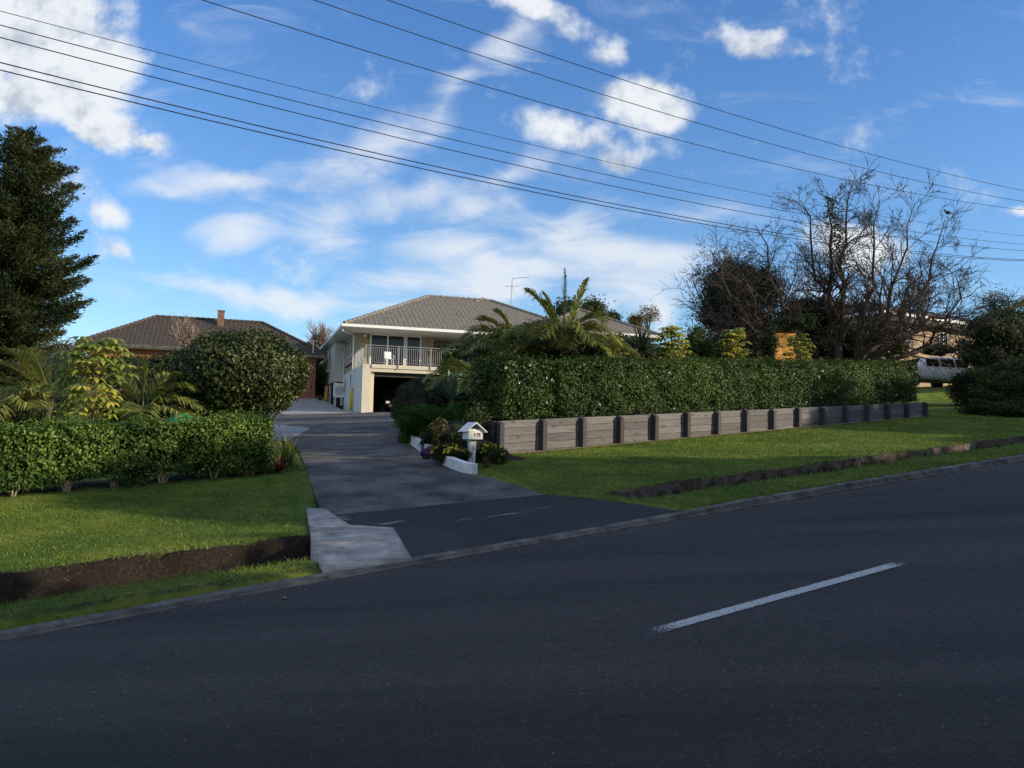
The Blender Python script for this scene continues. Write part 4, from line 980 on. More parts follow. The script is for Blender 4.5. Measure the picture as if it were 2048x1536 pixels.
# ------------------------------------------------------------------ car
def car(loc, rz, paint, label):
    t = thing('parked_car', loc, label, 'car', None, rz)
    def part(nm, mb, m, smooth=False, bevel=0, par=None):
        o = mb.build(nm, m, None, (0, 0, 0), smooth=smooth, bevel=bevel); o.parent = par or t; o.location = (0, 0, 0); return o
    # x forward, stations: x, sill z, belt z, roof z, half width low, half width roof
    st_ = [(-2.28, .5, .85, .9, .62, .5), (-2.22, .36, .98, 1.28, .82, .6), (-2.05, .3, 1.05, 1.60, .88, .66), (-1.5, .26, 1.06, 1.68, .90, .68), (-.5, .25, 1.05, 1.71, .91, .69), (.4, .25, 1.03, 1.67, .91, .68),
           (.95, .25, 1.02, 1.42, .91, .70), (1.3, .26, 1.0, 1.06, .90, .74), (1.9, .3, .92, .96, .86, .72), (2.2, .36, .8, .86, .76, .62), (2.3, .45, .62, .68, .6, .5)]
    mb = MB(); rings = []
    for x, z0, zb, zr, w0, w1 in st_:
        pts = [(x, -w0*.92, z0), (x, -w0, (z0+zb)/2), (x, -w0*.97, zb), (x, -w1, zr-.05), (x, -w1*.8, zr), (x, w1*.8, zr), (x, w1, zr-.05), (x, w0*.97, zb), (x, w0, (z0+zb)/2), (x, w0*.92, z0)]
        rings.append([mb.vert(p) for p in pts])
    for r0, r1 in zip(rings[:-1], rings[1:]):
        for j in range(10): mb.f.append([r0[j], r0[(j+1) % 10], r1[(j+1) % 10], r1[j]])
    mb.f.append(rings[0]); mb.f.append(rings[-1][::-1])
    o = part('body', mb, paint, smooth=True); sb = o.modifiers.new('s', 'SUBSURF'); sb.levels = 1; sb.render_levels = 2
    for sy in (-1, 1):
        for x0, x1, r0, r1 in ((-2.0, -1.28, 1.5, 1.56), (-1.2, -.3, 1.56, 1.59), (-.22, .62, 1.59, 1.5)):
            mb = MB(); y = lambda z: sy*(.872+(1.06-z)*.30+.012)
            mb.poly([(x0, y(1.12), 1.12), (x1, y(1.12), 1.12), (x1, y(r1), r1), (x0+.05, y(r0), r0)]); part('side_window', mb, M['glass'])
    mb = MB(); mb.poly([(-2.29, -.6, 1.1), (-2.29, .6, 1.1), (-2.14, .54, 1.5), (-2.14, -.54, 1.5)]); part('rear_window', mb, M['glass'])
    mb = MB(); mb.poly([(1.35, -.68, 1.07), (1.35, .68, 1.07), (.86, .6, 1.53), (.86, -.6, 1.53)]); part('windscreen', mb, M['glass'])
    for sy in (-1, 1):
        mb = MB(); mb.box(-2.31, -2.1, sy*.84-.1, sy*.84+.06, .88, 1.12); part('tail_light', mb, M['red_lens'], bevel=.02)
        mb = MB(); mb.box(2.08, 2.26, sy*.66-.13, sy*.66+.1, .66, .8); part('headlight', mb, M['globe'], bevel=.02)
        for x in (-1.4, 1.42):
            mb = MB(); mb.tube([(x, sy*.72, .34), (x, sy*.93, .34)], .34, 24); wh = part('wheel', mb, M['rubber'])
            mb = MB(); mb.tube([(x, sy*.925, .34), (x, sy*.942, .34)], .2, 16); part('rim', mb, M['metal'], par=wh)
        mb = MB(); mb.box(-.1, .9, sy*.93-.01, sy*.93+.01, .3, .36); part('sill_trim', mb, M['black'])
    mb = MB(); mb.box(-2.36, -2.2, -.7, .7, .42, .62); part('bumper', mb, M['black'], bevel=.02)
p = at(1852, 783, 48.5); car((p[0], p[1], G(p[0], p[1])), radians(194), M['car_white'], 'white station wagon parked in front of the tan brick house')
x, y, z = HP(2.4, 4.2, .02); car((x, y, z), radians(107-180), M['car_dark'], 'dark car barely visible inside the open garage')

# ------------------------------------------------------------------ letterbox 178
mb0 = hit(941, 931); mx, my = mb0[0], mb0[1]; mz = G(mx, my)
fx = frame(mx, my, mz, .9, .42)
lb = thing('letterbox', (mx, my, mz), 'white house-shaped letterbox numbered 178 on a white post', 'letterbox')
w = MB(fx); w.hull([(-.075, -.06, -.15), (.055, -.06, -.15), (.055, .06, -.15), (-.075, .06, -.15)], [(-.045, -.06, .46), (.085, -.06, .46), (.085, .06, .46), (-.045, .06, .46)]); w.build('post', M['whitew'], lb, bevel=.008)
pf = Matrix
w = MB(fx); w.box(-.12, .165, -.15, .13, .462, .625); w.build('box', M['whitew'], lb, bevel=.006)
w = MB(fx); w.hull([(-.19, -.18, .60), (-.175, -.18, .59), (-.175, .2, .59), (-.19, .2, .60)], [(.02, -.2, .775), (.02, -.2, .755), (.02, .24, .755), (.02, .24, .775)])
w.hull([(.235, -.2, .60), (.22, -.2, .59), (.22, .24, .59), (.235, .24, .60)][::-1], [(.022, -.2, .775), (.022, -.2, .755), (.022, .24, .755), (.022, .24, .775)][::-1]); w.build('roof', M['whitew'], lb)
w = MB(fx); w.box(-.11, .155, -.13, .11, .626, .65); w.build('ledge', M['whitew'], lb)
# 178 in stick-on numerals
cu = bpy.data.curves.new('number', 'FONT'); cu.body = '178'; cu.size = .088; cu.extrude = .002; cu.offset = .0015; cu.align_x = 'CENTER'; cu.align_y = 'CENTER'; cu.space_character = 1.08
tmp = bpy.data.objects.new('tmp', cu); COL.objects.link(tmp); dg = bpy.context.evaluated_depsgraph_get(); dg.update()
me = bpy.data.meshes.new_from_object(tmp.evaluated_get(dg)); bpy.data.objects.remove(tmp); me.name = 'number'
o = link('number', me, M['rust_red'], lb, np.array(fx((.052, -.154, .545)))-np.array([mx, my, mz])); o.rotation_euler = (pi/2, 0, atan2(.42, .9))
w = MB(fx)
for pts in ([(.012, .33), (.028, .30), (.012, .285), (.03, .27)], [(.0, .22), (.02, .20)], [(.02, .15), (.012, .09), (.016, .04)]):
    w.tube([(a_+.0, -.0625, z_) for a_, z_ in pts], .0045, 4)
w.build('post_mark', M['black'], lb)

# ------------------------------------------------------------------ white garden edging along the drive
ed = [(811, 886), (825, 893), (838, 903), (852, 912), (868, 922), (885, 931), (905, 940), (925, 947), (944, 950)]
def edge(name, pts, label, h0):
    P = [hit(*p)[:2] for p in pts]; b = MB(); prev = None
    for k in range(len(P)-1):
        a = P[k]; c = P[k+1]; d = unit(c-a); n = np.array([-d[1], d[0]]); n = n if n[0] > 0 else -n
        w_ = .14; h1 = .2*h0
        za = float(base_h(*to_st(*a))); zc = float(base_h(*to_st(*c)))
        q0 = a if prev is None else prev[0]; q0n = (a+n*w_) if prev is None else prev[1]
        b.hull([(*q0, za-.1), (*c, zc-.1), (*(c+n*w_), zc-.1), (*q0n, za-.1)], [(*q0, za+h1), (*c, zc+h1), (*(c+n*w_), zc+h1), (*q0n, za+h1)]); prev = (c, c+n*w_)
    tag(b.build(name, M['whitew'], None, (P[0][0], P[0][1], 1.2), bevel=.012), label, 'kerb', 'white garden edging beside the drive')
edge('garden_edging', ed[:4], 'white painted concrete edging beside the drive, upper length', 1.1)
edge('garden_edging', ed[5:], 'white painted concrete edging beside the drive, thick end near the letterbox', .95)

# ------------------------------------------------------------------ power lines (parallel to the road, sagging)
def wire(pts, r, label, t=13.5):
    q = []
    for px, py in pts:
        d = CM @ np.array([(px-1024)/F, -(py-768)/F, -1.0]); s, tt = to_st(d[0], d[1]); k = t/tt; q.append((s*k, CZ+d[2]*k))
    c = np.polyfit([a for a, b in q], [b for a, b in q], 2); c[0] = max(c[0], 0)
    ss = np.linspace(-9, 42, 60); P = [W3(s, t, float(np.polyval(c, s))) for s in ss]
    b = MB(); b.tube([np.array(p) for p in P], r*.62, 5)
    tag(b.build('power_line', M['wire'], None, P[0]), label, 'power line', 'overhead power lines')
for pts, r, lab in (([(0, 22), (1248, 331), (2048, 472)], .0085, 'thin top cable of the five lower power lines'), ([(0, 50), (1248, 357), (2048, 489)], .012, 'second highest cable of the five lower power lines'),
        ([(0, 75), (1248, 377), (2048, 501.5)], .013, 'middle cable of the five lower power lines'), ([(0, 125), (1248, 411.6), (2048, 519.5)], .015, 'upper cable of the close lowest pair of power lines'),
        ([(0, 140), (1248, 419.5), (2048, 521.8)], .015, 'lowest of all the power lines, bottom of the close pair'), ([(405, 0), (1357, 280), (2048, 420)], .013, 'lowest of the three upper power lines'),
        ([(628, 0), (1514, 280), (2048, 403.4)], .013, 'middle one of the three upper power lines'), ([(775, 0), (1639, 280), (2048, 381.5)], .013, 'topmost power line, highest of the three upper ones')):
    wire(pts, r, lab, 13.5 if 'lower' in lab or 'pair' in lab else 13.2)

# ------------------------------------------------------------------ branches
def limb_path(p0, p1, bend, k=7, r=random, wig=.06, up=.0):
    p0 = np.array(p0, float); p1 = np.array(p1, float); L = np.linalg.norm(p1-p0); out = []
    b = np.array(bend, float)
    for i in range(k+1):
        f = i/k; q = p0+(p1-p0)*f+b*L*sin(pi*f)
        if 0 < i < k: q = q+np.array([r.gauss(0, 1), r.gauss(0, 1), r.gauss(0, 1)])*wig*L*.25
        out.append(q)
    return out
def grow(mb, p, d, L, rad, lev, r, twig=.35, spread=.7, up=.1, kids=(3, 5), n=3, tips=None, minr=.004):
    k = 4 if lev > 0 else 3; pts = [np.array(p)]; dd = unit(np.array(d))
    for i in range(k):
        dd = unit(dd+np.array([r.gauss(0, 1), r.gauss(0, 1), r.gauss(0, 1)])*twig*.5+np.array([0, 0, up*.35])); pts.append(pts[-1]+dd*L/k)
    mb.tube(pts, list(np.linspace(rad, max(rad*.45, minr), k+1)), 3 if lev < 2 else 5, cap=False)
    if tips is not None and lev <= 1: tips.append(pts[-1])
    if lev > 0:
        for j in range(r.randint(*kids)):
            f = r.uniform(.2, 1.0); i = min(int(f*k), k-1); q = pts[i]+(pts[i+1]-pts[i])*(f*k-i); ax = unit(pts[i+1]-pts[i])
            v = np.array([r.gauss(0, 1), r.gauss(0, 1), r.gauss(0, 1)]); v = unit(v-ax*(v@ax))
            grow(mb, q, unit(ax+v*spread*r.uniform(.7, 1.5)), L*r.uniform(.45, .72), max(rad*.5, minr), lev-1, r, twig, spread, up, kids, n, tips, minr)

# ---- big bare tree
bx, by = to_xy(0, 0); bp = at(1676, 740, 33); bz = G(bp[0], bp[1])
bt = thing('bare_tree', (bp[0], bp[1], bz), 'large leafless spreading tree with fine twigs, behind the long hedge', 'tree')
r = random.Random(5); base = np.array([bp[0], bp[1], bz])
targets = [(1385, 560, 33, -.12), (1420, 500, 32, -.10), (1450, 590, 34, -.1), (1510, 450, 32, -.05), (1600, 400, 34, .0), (1705, 360, 33, 0), (1760, 400, 31, .02), (1830, 405, 33, .05), (1890, 440, 34, .08), (1655, 385, 33.5, -.02), (1935, 540, 33, .10), (1930, 610, 32, .1), (1860, 600, 30, .1), (1480, 540, 30, -.1), (1840, 520, 36, .06), (1640, 500, 36, -.03), (1450, 640, 31, -.08), (1560, 580, 31, -.06), (1770, 540, 31, .05)]
tw = MB(); lb_ = MB()
joints = [base+np.array([0, 0, .9]), base+np.array([-.5, .1, 1.6]), base+np.array([.55, -.1, 1.5]), base+np.array([.1, .2, 2.4])]
lb_.tube([base-[0, 0, .3], base+[.02, 0, .5], joints[0]], [.30, .25, .22], 9)
for j in joints[1:]: lb_.tube([joints[0], (joints[0]+j)/2+[0, 0, .05], j], [.2, .17, .13], 7)
for px, py, Y, bend in targets:
    e = at(px, py, Y); j = joints[1] if px < 1600 else joints[2] if px > 1740 else joints[3]
    P = limb_path(j, e, (bend, 0, -.06), 9, r, .09); R_ = list(np.linspace(.115, .014, 10)); lb_.tube(P, R_, 7)
    for i in range(2, 10):
        for k in range(4 if i > 3 else 1):
            ax = unit(P[i]-P[i-1]); v = np.array([r.gauss(0, 1), r.gauss(0, .7), r.gauss(.1, 1)]); v = unit(v-ax*(v@ax))
            grow(tw, P[i]-(P[i]-P[i-1])*r.random(), unit(ax*.75+v*.8), r.uniform(.8, 1.7)*(.6 if i < 3 else 1 if i < 7 else .7), R_[i]*.5, 3 if k < 1 else 2, r, .28, .62, .04, (3, 4), minr=.0062)
lb_.build('trunk', M['bark_dark'], bt, smooth=True); tw.build('twigs', M['bark_dark'], bt)
# ivy on the middle limb
P = []
for f in np.linspace(0, 1, 60):
    c = at(1672+10*sin(f*5), 560-165*f, 33.3); P.append(c+rng.normal(size=(14, 3))*[.16, .16, .12]*(1.2-.5*f))
P = np.concatenate(P); assemble('ivy', [leaf_geo(P, rng.normal(size=P.shape), .10, .08, .3, 1)], [], [M['mid']], bt)
# bird perched in the tree
bq = at(1896, 425, 33.2); w = MB(); w.sphere((bq[0], bq[1], bq[2]), .08, 10, 8, (1.5, .8, .85)); w.sphere((bq[0]-.12, bq[1], bq[2]+.08), .045, 8, 6); w.tube([bq+[-.15, 0, .08], bq+[-.2, 0, .075]], [.012, .002], 5)
w.hull([bq+[.08, -.02, -.01], bq+[.24, -.02, -.07], bq+[.24, .02, -.07], bq+[.08, .02, -.01]], [bq+[.08, -.02, .02], bq+[.24, -.02, -.055], bq+[.24, .02, -.055], bq+[.08, .02, .02]])
w.tube([bq+[0, .0, -.05], bq+[0, 0, -.12]], .006, 4)
tag(w.build('bird', M['black'], None, bq, smooth=True), 'small dark bird perched among the top right twigs of the bare tree', 'bird')

# ---- conifer on the left
def conifer():
    c = at(25, 700, 31); g = G(c[0], c[1]); top = at(40, 262, 31)[2]
    root = thing('conifer_tree', (c[0], c[1], g), 'tall dark olive conifer with ragged layered branches at the left edge', 'tree')
    w = MB(); w.tube([(c[0], c[1], g-.2), (c[0]+.1, c[1], g+4), (c[0]+.2, c[1], top-.6)], [.3, .2, .03], 8); w.build('trunk', M['bark_dark'], root)
    r = np.random.default_rng(21); P = []; D = []; br = MB(); H_ = top-g
    edge_px = [(262, 60), (300, 112), (350, 125), (400, 150), (440, 140), (480, 172), (520, 178), (555, 182), (590, 178), (620, 185), (650, 172), (690, 120), (720, 60)]
    for k in range(330):
        f = (k+.5)/330; z = g+1.1+(H_-1.2)*f**1.0; py = 768-(z-CZ)/31*F+105
        ex = np.interp(700-(z-at(25, 700, 31)[2])/31*F, [e[0] for e in edge_px], [e[1] for e in edge_px]); R_ = max(.35, (ex-30)/F*31*.80)*r.choice([.65, .8, .95, 1.08])*r.uniform(.85, 1.1)
        a = r.uniform(0, 2*pi); d = np.array([cos(a), sin(a), r.uniform(-.05, .34)]); st_ = np.array([c[0]+.15*f, c[1], z-R_*.12])
        n = max(6, int(R_*11)); fs = np.linspace(.1, 1.05, n); pts = st_+d*(fs*R_)[:, None]+np.array([0, 0, 1])*(-.10*R_*np.sin(fs*pi)+.10*R_*fs**2)[:, None]
        br.tube([pts[0], pts[n//2], pts[-1]], [.03, .018, .006], 4)
        for q, fq in zip(pts, fs):
            m = 30; w_ = (.33*(1-fq*.86)+.035)*min(1, R_/1.5+.3)
            sp = r.normal(size=(m, 3))*[w_, w_, w_*.26]; P.append(q+sp); D.append(d+sp*1.5+[0, 0, .25])
    P = np.concatenate(P); D = unit(np.concatenate(D)); n = len(P)
    # small needle sprays that point outward
    side = unit(np.cross(D, r.normal(size=(n, 3)))); L = r.uniform(.07, .17, n)[:, None]; W = r.uniform(.014, .032, n)[:, None]; D = unit(D+.5*r.normal(size=(n, 3)))
    V = np.stack([P, P+D*L*.5+side*W, P+D*L, P+D*L*.5-side*W], 1).reshape(-1, 3); i = np.arange(n)*4
    tone = np.clip(r.beta(2, 2.6, n)*.7+.3*(.5+.5*np.sin(P[:, 2]*2.1+P[:, 0]*2)), 0, 1)
    assemble('needles', [(V, np.concatenate([np.stack([i, i+1, i+2], 1), np.stack([i, i+2, i+3], 1)]), np.repeat(tone, 4))], [], [M['conifer']], root)
    br.build('branches', M['bark_dark'], root)
conifer()

# ---- palms
def frond(P, sh, base, az, L, rise, droop, r, leaf=.42, wl=.022, hang=.6, n=46, tw=0, keel=.5):
    """pinnate frond: arching midrib, paired narrow leaflets; appended as leaflet quads"""
    d = np.array([cos(az), sin(az), 0]); pts = []
    for k in range(17):
        f = k/16; pts.append(base+d*L*(f*cos(rise)+.0)+np.array([0, 0, L*(sin(rise)*f-droop*f*f)]))
    pts = np.array(pts); sd = np.array([-d[1], d[0], 0])
    for j in range(n):
        f = .16+.84*j/n; q = np.array([np.interp(f*16, range(17), pts[:, i]) for i in range(3)]); i = min(int(f*16), 15); ax = unit(pts[i+1]-pts[i])
        closed = rise > 1.4
        for sg in (-1, 1):
            ll = leaf*(sin(pi*min(f*.85+.12, 1)))**.7*r.uniform(.85, 1.1)
            o = unit(sd*sg*(.85)+ax*.75+np.array([0, 0, keel-.2*r.random()])*.6+np.array([r.gauss(0, .07), r.gauss(0, .07), r.gauss(0, .07)]))
            if closed: o = unit(sd*sg*.22+ax+np.array([r.gauss(0, .06), r.gauss(0, .06), 0])); ll *= .7
            m = q+o*ll*.5; e = q+o*ll*.85+np.array([0, 0, -hang*ll*.5*r.uniform(.5, 1.2)]); ww = unit(np.cross(o, np.array([0, 0, 1.])+ax*.4))*wl
            P.append([q-ww*.5, q+ww*.5, m+ww, m-ww]); P.append([m-ww, m+ww, e+ww*.15, e-ww*.15]); t_ = min(1, max(0, r.betavariate(2, 2.4)+.08+.3*tw)); sh.append(t_); sh.append(t_)
    return pts
def palm(px, py, Y, fr, label, trunk_r=.1, seed=1, name='palm_tree', m='palm', group='palms in the garden'):
    """fr: list of (azimuth deg, length, rise deg, droop, brightness)"""
    c = at(px, py, Y); g = G(c[0], c[1]); root = thing(name, (c[0], c[1], g), label, 'palm', group); r = random.Random(seed)
    w = MB(); hh = max(.1, c[2]-g)
    w.tube([(c[0]+.04*sin(k), c[1], g-.1+(hh+.1)*k/8) for k in range(9)], [trunk_r*.72*(1.25-.3*k/8+.06*(k % 2)) for k in range(9)], 9); w.build('trunk', M['bark'], root, smooth=True)
    for az, L, rise, dr, b in fr:
        L *= 1.3 if Y < 22.5 else 1.15
        P = []; sh = []; pts = frond(P, sh, np.array([c[0], c[1], c[2]]), radians(az), L, radians(rise), dr, r, leaf=.56*L**.5, wl=.015, tw=b)
        V = np.array(P).reshape(-1, 3); Fq = np.arange(len(V)).reshape(-1, 4); rb = MB(); rb.tube(list(pts), list(np.linspace(.022, .005, 17)), 5)
        nV = len(V); V = np.concatenate([V, np.array(rb.v)]); Fr = [np.array([[x+nV for x in f] for f in rb.f if len(f) == 4])]; me = raw_mesh('frond', V-np.array([c[0], c[1], g]), [Fq]+Fr, np.concatenate([np.repeat(sh, 4), np.full(len(rb.v), .6)]))
        link('frond', me, M[m], root)
    return root
palm(1128, 690, 23, [(10, 2.1, 62, .62, .2), (175, 2.2, 66, .35, .3), (95, 1.9, 86, .05, .3), (20, 1.9, 74, .14, .4), (-20, 2.0, 48, .75, .3), (200, 2.0, 40, .6, 0), (-60, 1.8, 40, .7, .1), (240, 1.8, 45, .7, .1), (60, 1.9, 50, .6, 0), (130, 1.9, 45, .6, 0), (0, 1.9, 25, .55, .2), (-5, 2.1, 55, .85, .5), (178, 1.5, 72, .3, .6), (15, 1.7, 35, .8, .3), (-25, 1.6, 20, .7, .4), (190, 1.6, 15, .6, .3), (210, 1.7, 55, .8, .2), (-45, 1.8, 62, .9, .3), (165, 1.6, 72, .2, .4), (-90, 1.6, 55, .9, .1)],
     'tall feathery palm with one upright spear frond, rising above the long hedge', .1, 4)
palm(1040, 705, 24, [(175, 2.2, 50, .62, .3), (190, 1.6, 30, .55, .6), (160, 2.0, 58, .45, .1), (215, 1.7, 25, .5, .4), (0, 1.8, 55, .6, 0), (30, 2.0, 48, .5, 0), (-40, 1.7, 35, .6, .1), (100, 1.7, 60, .5, 0), (130, 1.8, 40, .55, 0), (250, 1.6, 30, .6, .3), (-10, 1.6, 30, .5, 0), (182, 2.1, 20, .35, .5), (170, 1.8, 70, .4, .4), (185, 1.5, 8, .5, .6), (205, 1.8, 45, .7, .3), (225, 1.7, 60, .8, .1), (-25, 1.8, 50, .8, .2), (-60, 1.7, 60, .9, .1), (-90, 1.6, 50, .9, .1), (200, 1.3, -5, .3, .6), (165, 1.6, 35, .8, .1)],
     'bushy palm with arching fronds in front of the cream house balcony', .1, 6)
palm(970, 770, 21.5, [(180, 1.5, 40, .6, .1), (210, 1.4, 30, .6, .1), (250, 1.3, 40, .8, 0), (-10, 1.3, 45, .6, 0), (-60, 1.3, 35, .8, 0), (90, 1.3, 50, .5, 0), (150, 1.4, 50, .5, .2)], 'small drooping palm in the shade, left of the short hedge block', .07, 8)
palm(100, 795, 19.5, [(178, 1.7, 45, .35, .4), (165, 1.6, 55, .3, .4), (150, 1.5, 62, .3, .2), (200, 1.6, 30, .4, .3), (60, 1.3, 65, .4, .1), (0, 1.3, 45, .6, 0), (-40, 1.2, 30, .6, .1), (230, 1.4, 20, .5, .2), (120, 1.4, 60, .4, 0)], 'palm with fan of fronds left of the umbrella plant', .08, 10)
palm(10, 850, 17, [(0, 1.2, 60, .5, .5), (30, 1.2, 70, .4, .4), (60, 1.2, 62, .4, .4), (-30, 1.2, 55, .6, .5), (120, 1.2, 60, .4, .3), (180, 1.1, 50, .5, .3), (-80, 1.1, 50, .7, .3)], 'yellowish green palm at the left edge behind the low hedge', .07, 12)
palm(285, 825, 20, [(0, 1.3, 38, .55, .3), (15, 1.4, 55, .5, 0), (180, 1.3, 45, .5, .1), (160, 1.3, 60, .4, 0), (60, 1.4, 65, .4, 0), (-20, 1.2, 20, .5, .4), (215, 1.2, 30, .6, 0), (-70, 1.1, 30, .7, .1), (100, 1.0, 88, .0, .3)], 'dark palm between the umbrella plant and the round bush', .08, 14)

# ---- umbrella plants: stems topped by whorls of large drooping leaflets
def umbrella(px, py, Y, W_, H_, nw, label, seed, ll=.27, bright=0, group='umbrella plants'):
    c = at(px, py, Y); g = G(c[0], c[1]); root = thing('umbrella_plant', (c[0], c[1], g), label, 'plant', group); r = random.Random(seed); rn = np.random.default_rng(seed)
    st_ = MB(); V = []; S_ = []
    for k in range(nw):
        f = (k+.5)/nw; a = k*2.4+r.uniform(-.3, .3); rad = W_*(.25+.75*sqrt(r.random()))*(1-.5*max(0, f-.6)/.4)
        top = np.array([c[0]+rad*cos(a), c[1]+rad*sin(a)*.8, c[2]-H_+2*H_*f+r.uniform(-.05, .05)])
        stem0 = np.array([c[0], c[1], top[2]-.25-rad*.5]); st_.tube([stem0, (stem0+top)/2+[0, 0, .03], top], [.011, .008, .006], 4)
        nl = r.randint(7, 9); tone = min(.95, max(.05, r.betavariate(2, 2.2)+bright+.15*(f-.5)))
        for j in range(nl):
            b = 2*pi*j/nl+r.uniform(-.15, .15); d = np.array([cos(b), sin(b), 0]); sd = np.array([-d[1], d[0], 0]); L = ll*r.uniform(.8, 1.15); dr = r.uniform(.25, .9)
            p0 = top; p1 = p0+d*L*.35+[0, 0, .01]; p2 = p1+d*L*.42+[0, 0, -L*.25*dr]; p3 = p2+d*L*.22+[0, 0, -L*.42*dr]; w_ = L*.17
            A = [p1-sd*w_*.5, p1+sd*w_*.5, p2+sd*w_-[0, 0, .012], p2-[0, 0, -.008], p2-sd*w_-[0, 0, .012], p3]
            V += [p0, A[0], A[1], A[2], A[4], A[5], p2+[0, 0, .012]]; S_ += [tone*.9, tone, tone, min(1, tone*1.1), tone*.85, min(1, tone*1.2), tone]
    n = len(V)//7; i = np.arange(n)[:, None]*7
    T = np.concatenate([i+np.array([[0, 2, 1]]), i+np.array([[1, 2, 6]]), i+np.array([[2, 3, 6]]), i+np.array([[1, 6, 4]]), i+np.array([[3, 5, 6]]), i+np.array([[4, 6, 5]])])
    assemble('leaves', [(np.array(V), T, np.array(S_))], [], [M['umbrella']], root)
    st_.tube([(c[0], c[1], g-.1), (c[0]+.02, c[1], (g+c[2])/2), (c[0], c[1], c[2]+H_*.8)], [.028, .022, .012], 6); st_.build('stem', M['bark_pale'], root)
umbrella(190, 718, 18.2, .66, .45, 44, 'large umbrella plant with drooping yellow green leaves behind the low hedge, left', 31, .28, .0)
umbrella(185, 800, 17.6, .60, .28, 30, 'lower clump of yellow drooping umbrella leaves just above the low left hedge', 37, .24, .22)
umbrella(1343, 688, 24.5, .42, .5, 50, 'yellow green umbrella plant above the long hedge, right of the spiky cabbage tree', 32, .22, .15)
umbrella(1466, 690, 26.5, .42, .5, 48, 'umbrella plant above the long hedge in front of the dark evergreen', 33, .21, .15)
umbrella(1597, 700, 29, .42, .5, 40, 'darker umbrella plant above the long hedge beside the ochre building', 34, .21, -.05)
umbrella(1225, 700, 23.5, .42, .34, 18, 'umbrella plant half hidden under the tall palm fronds', 35, .19, .05)

# ---- spiky strap leaf plants
def spiky(name, px, py, Y, n, L, W_, m, label, cat, seed, up=.35, bend=.25, trunk=0, zoff=0, group=None):
    c = at(px, py, Y); g = G(c[0], c[1])+zoff; r = np.random.default_rng(seed); root = thing(name, (c[0], c[1], g), label, cat, group)
    b0 = np.array([c[0], c[1], c[2] if trunk else g])
    if trunk: w = MB(); w.tube([(c[0], c[1], g-.1), (c[0], c[1], c[2])], .07, 7); w.build('trunk', M['bark'], root)
    V = []; S_ = []
    for k in range(n):
        a = r.uniform(0, 2*pi); el = r.uniform(up, 1.45); d = np.array([cos(a)*cos(el), sin(a)*cos(el), sin(el)]); l = L*r.uniform(.7, 1.1); s = unit(np.cross(d, [0, 0, 1.]))*W_*.5
        bn = bend*r.uniform(.3, 1.4); p1 = b0+d*l*.4; p2 = b0+d*l*.75-[0, 0, bn*l*.18]; p3 = b0+d*l-[0, 0, bn*l*.5]; sh = r.beta(2, 2.2)
        V += [b0-s*.6, b0+s*.6, p1+s, p1-s, p2+s*.7, p2-s*.7, p3]; S_ += [sh*.6]*2+[sh]*5
    i = np.arange(n)[:, None]*7; T = np.concatenate([i+np.array([q]) for q in ([0, 1, 2], [0, 2, 3], [3, 2, 4], [3, 4, 5], [5, 4, 6])])
    assemble('leaves', [(np.array(V), T, np.array(S_))], [], [m], root); return root
spiky('cabbage_tree', 1283, 700, 24.5, 130, .85, .034, M['grey'], 'spiky cabbage tree head above the long hedge', 'cabbage tree', 41, -.5, .15, trunk=1)
spiky('agave_plant', 905, 800, 21, 34, .85, .15, M['agave'], 'large blue green agave with broad pointed leaves in the shaded bed', 'agave', 42, .1, .1, trunk=1)
spiky('flax_clump', 572, 925, 15.4, 170, .78, .016, M['palm'], 'strappy green flax tuft at the right end of the low hedge', 'flax', 43, .35, .7)
spiky('dry_tussock', 972, 932, 15.6, 90, .3, .008, M['autumn'], 'tuft of dry brown grass at the foot of the letterbox post', 'grass tuft', 47, .3, .8)
spiky('dry_tussock', 1000, 925, 16.0, 70, .22, .008, M['autumn'], 'low dry brown grass at the corner of the sleeper wall', 'grass tuft', 48, .2, .8)
spiky('bromeliad', 556, 945, 14.9, 40, .36, .035, M['redleaf'], 'red brown bromeliad beside the end of the low hedge', 'plant', 44, .2, .4)
spiky('bromeliad', 582, 928, 15.8, 22, .30, .04, M['redleaf'], 'rusty curled leaves against the strappy flax tuft', 'plant', 45, .1, .7)
spiky('lily_clump', 640, 800, 60, 30, .5, .05, M['mid'], 'low leafy clump at the foot of the back hedge by the drive', 'plant', 46)

# ---- shrubs and bushes
shrub('camellia_bush', 478, 752, 22.5, 1.68, 1.13, M['camellia'], 15000, .105, .066, 'large rounded glossy dark bush beside the driveway', 'bush', ry=1.5, seed=51, amp=.06, depth=.2)
shrub('rosemary_bush', 842, 790, 27, .66, .5, M['grey'], 7000, .09, .018, 'brownish grey fine-leaved shrub in front of the garage opening', 'shrub', seed=52, jit=1.4)
shrub('rosemary_bush', 822, 832, 24, .52, .62, M['grey'], 8000, .085, .018, 'rounded dark grey-green shrub at the bend of the drive', 'shrub', seed=53, jit=1.4)
shrub('laurel_bush', 922, 745, 29, .72, .8, M['yellowg'], 6000, .12, .07, 'upright yellow green leafy bush beneath the balcony', 'bush', seed=54, amp=.12)
shrub('laurel_bush', 960, 790, 25, .8, .75, M['dark'], 5000, .12, .06, 'dark shaded bush behind the agave', 'bush', seed=55)
shrub('fern_bush', 880, 850, 19.5, .85, .34, M['fern'], 14000, .10, .016, 'soft feathery bright green groundcover spreading beside the drive', 'shrub', seed=56, jit=1.5, amp=.2)
shrub('fern_bush', 845, 875, 20, .38, .28, M['fern'], 4000, .10, .014, 'small feathery green mound at the top of the white edging', 'shrub', seed=57, jit=1.5, amp=.2)
shrub('dark_bush', 978, 815, 18.6, .36, .42, M['dark'], 6500, .09, .04, 'dark dense bush against the left side of the short hedge block', 'bush', seed=58)
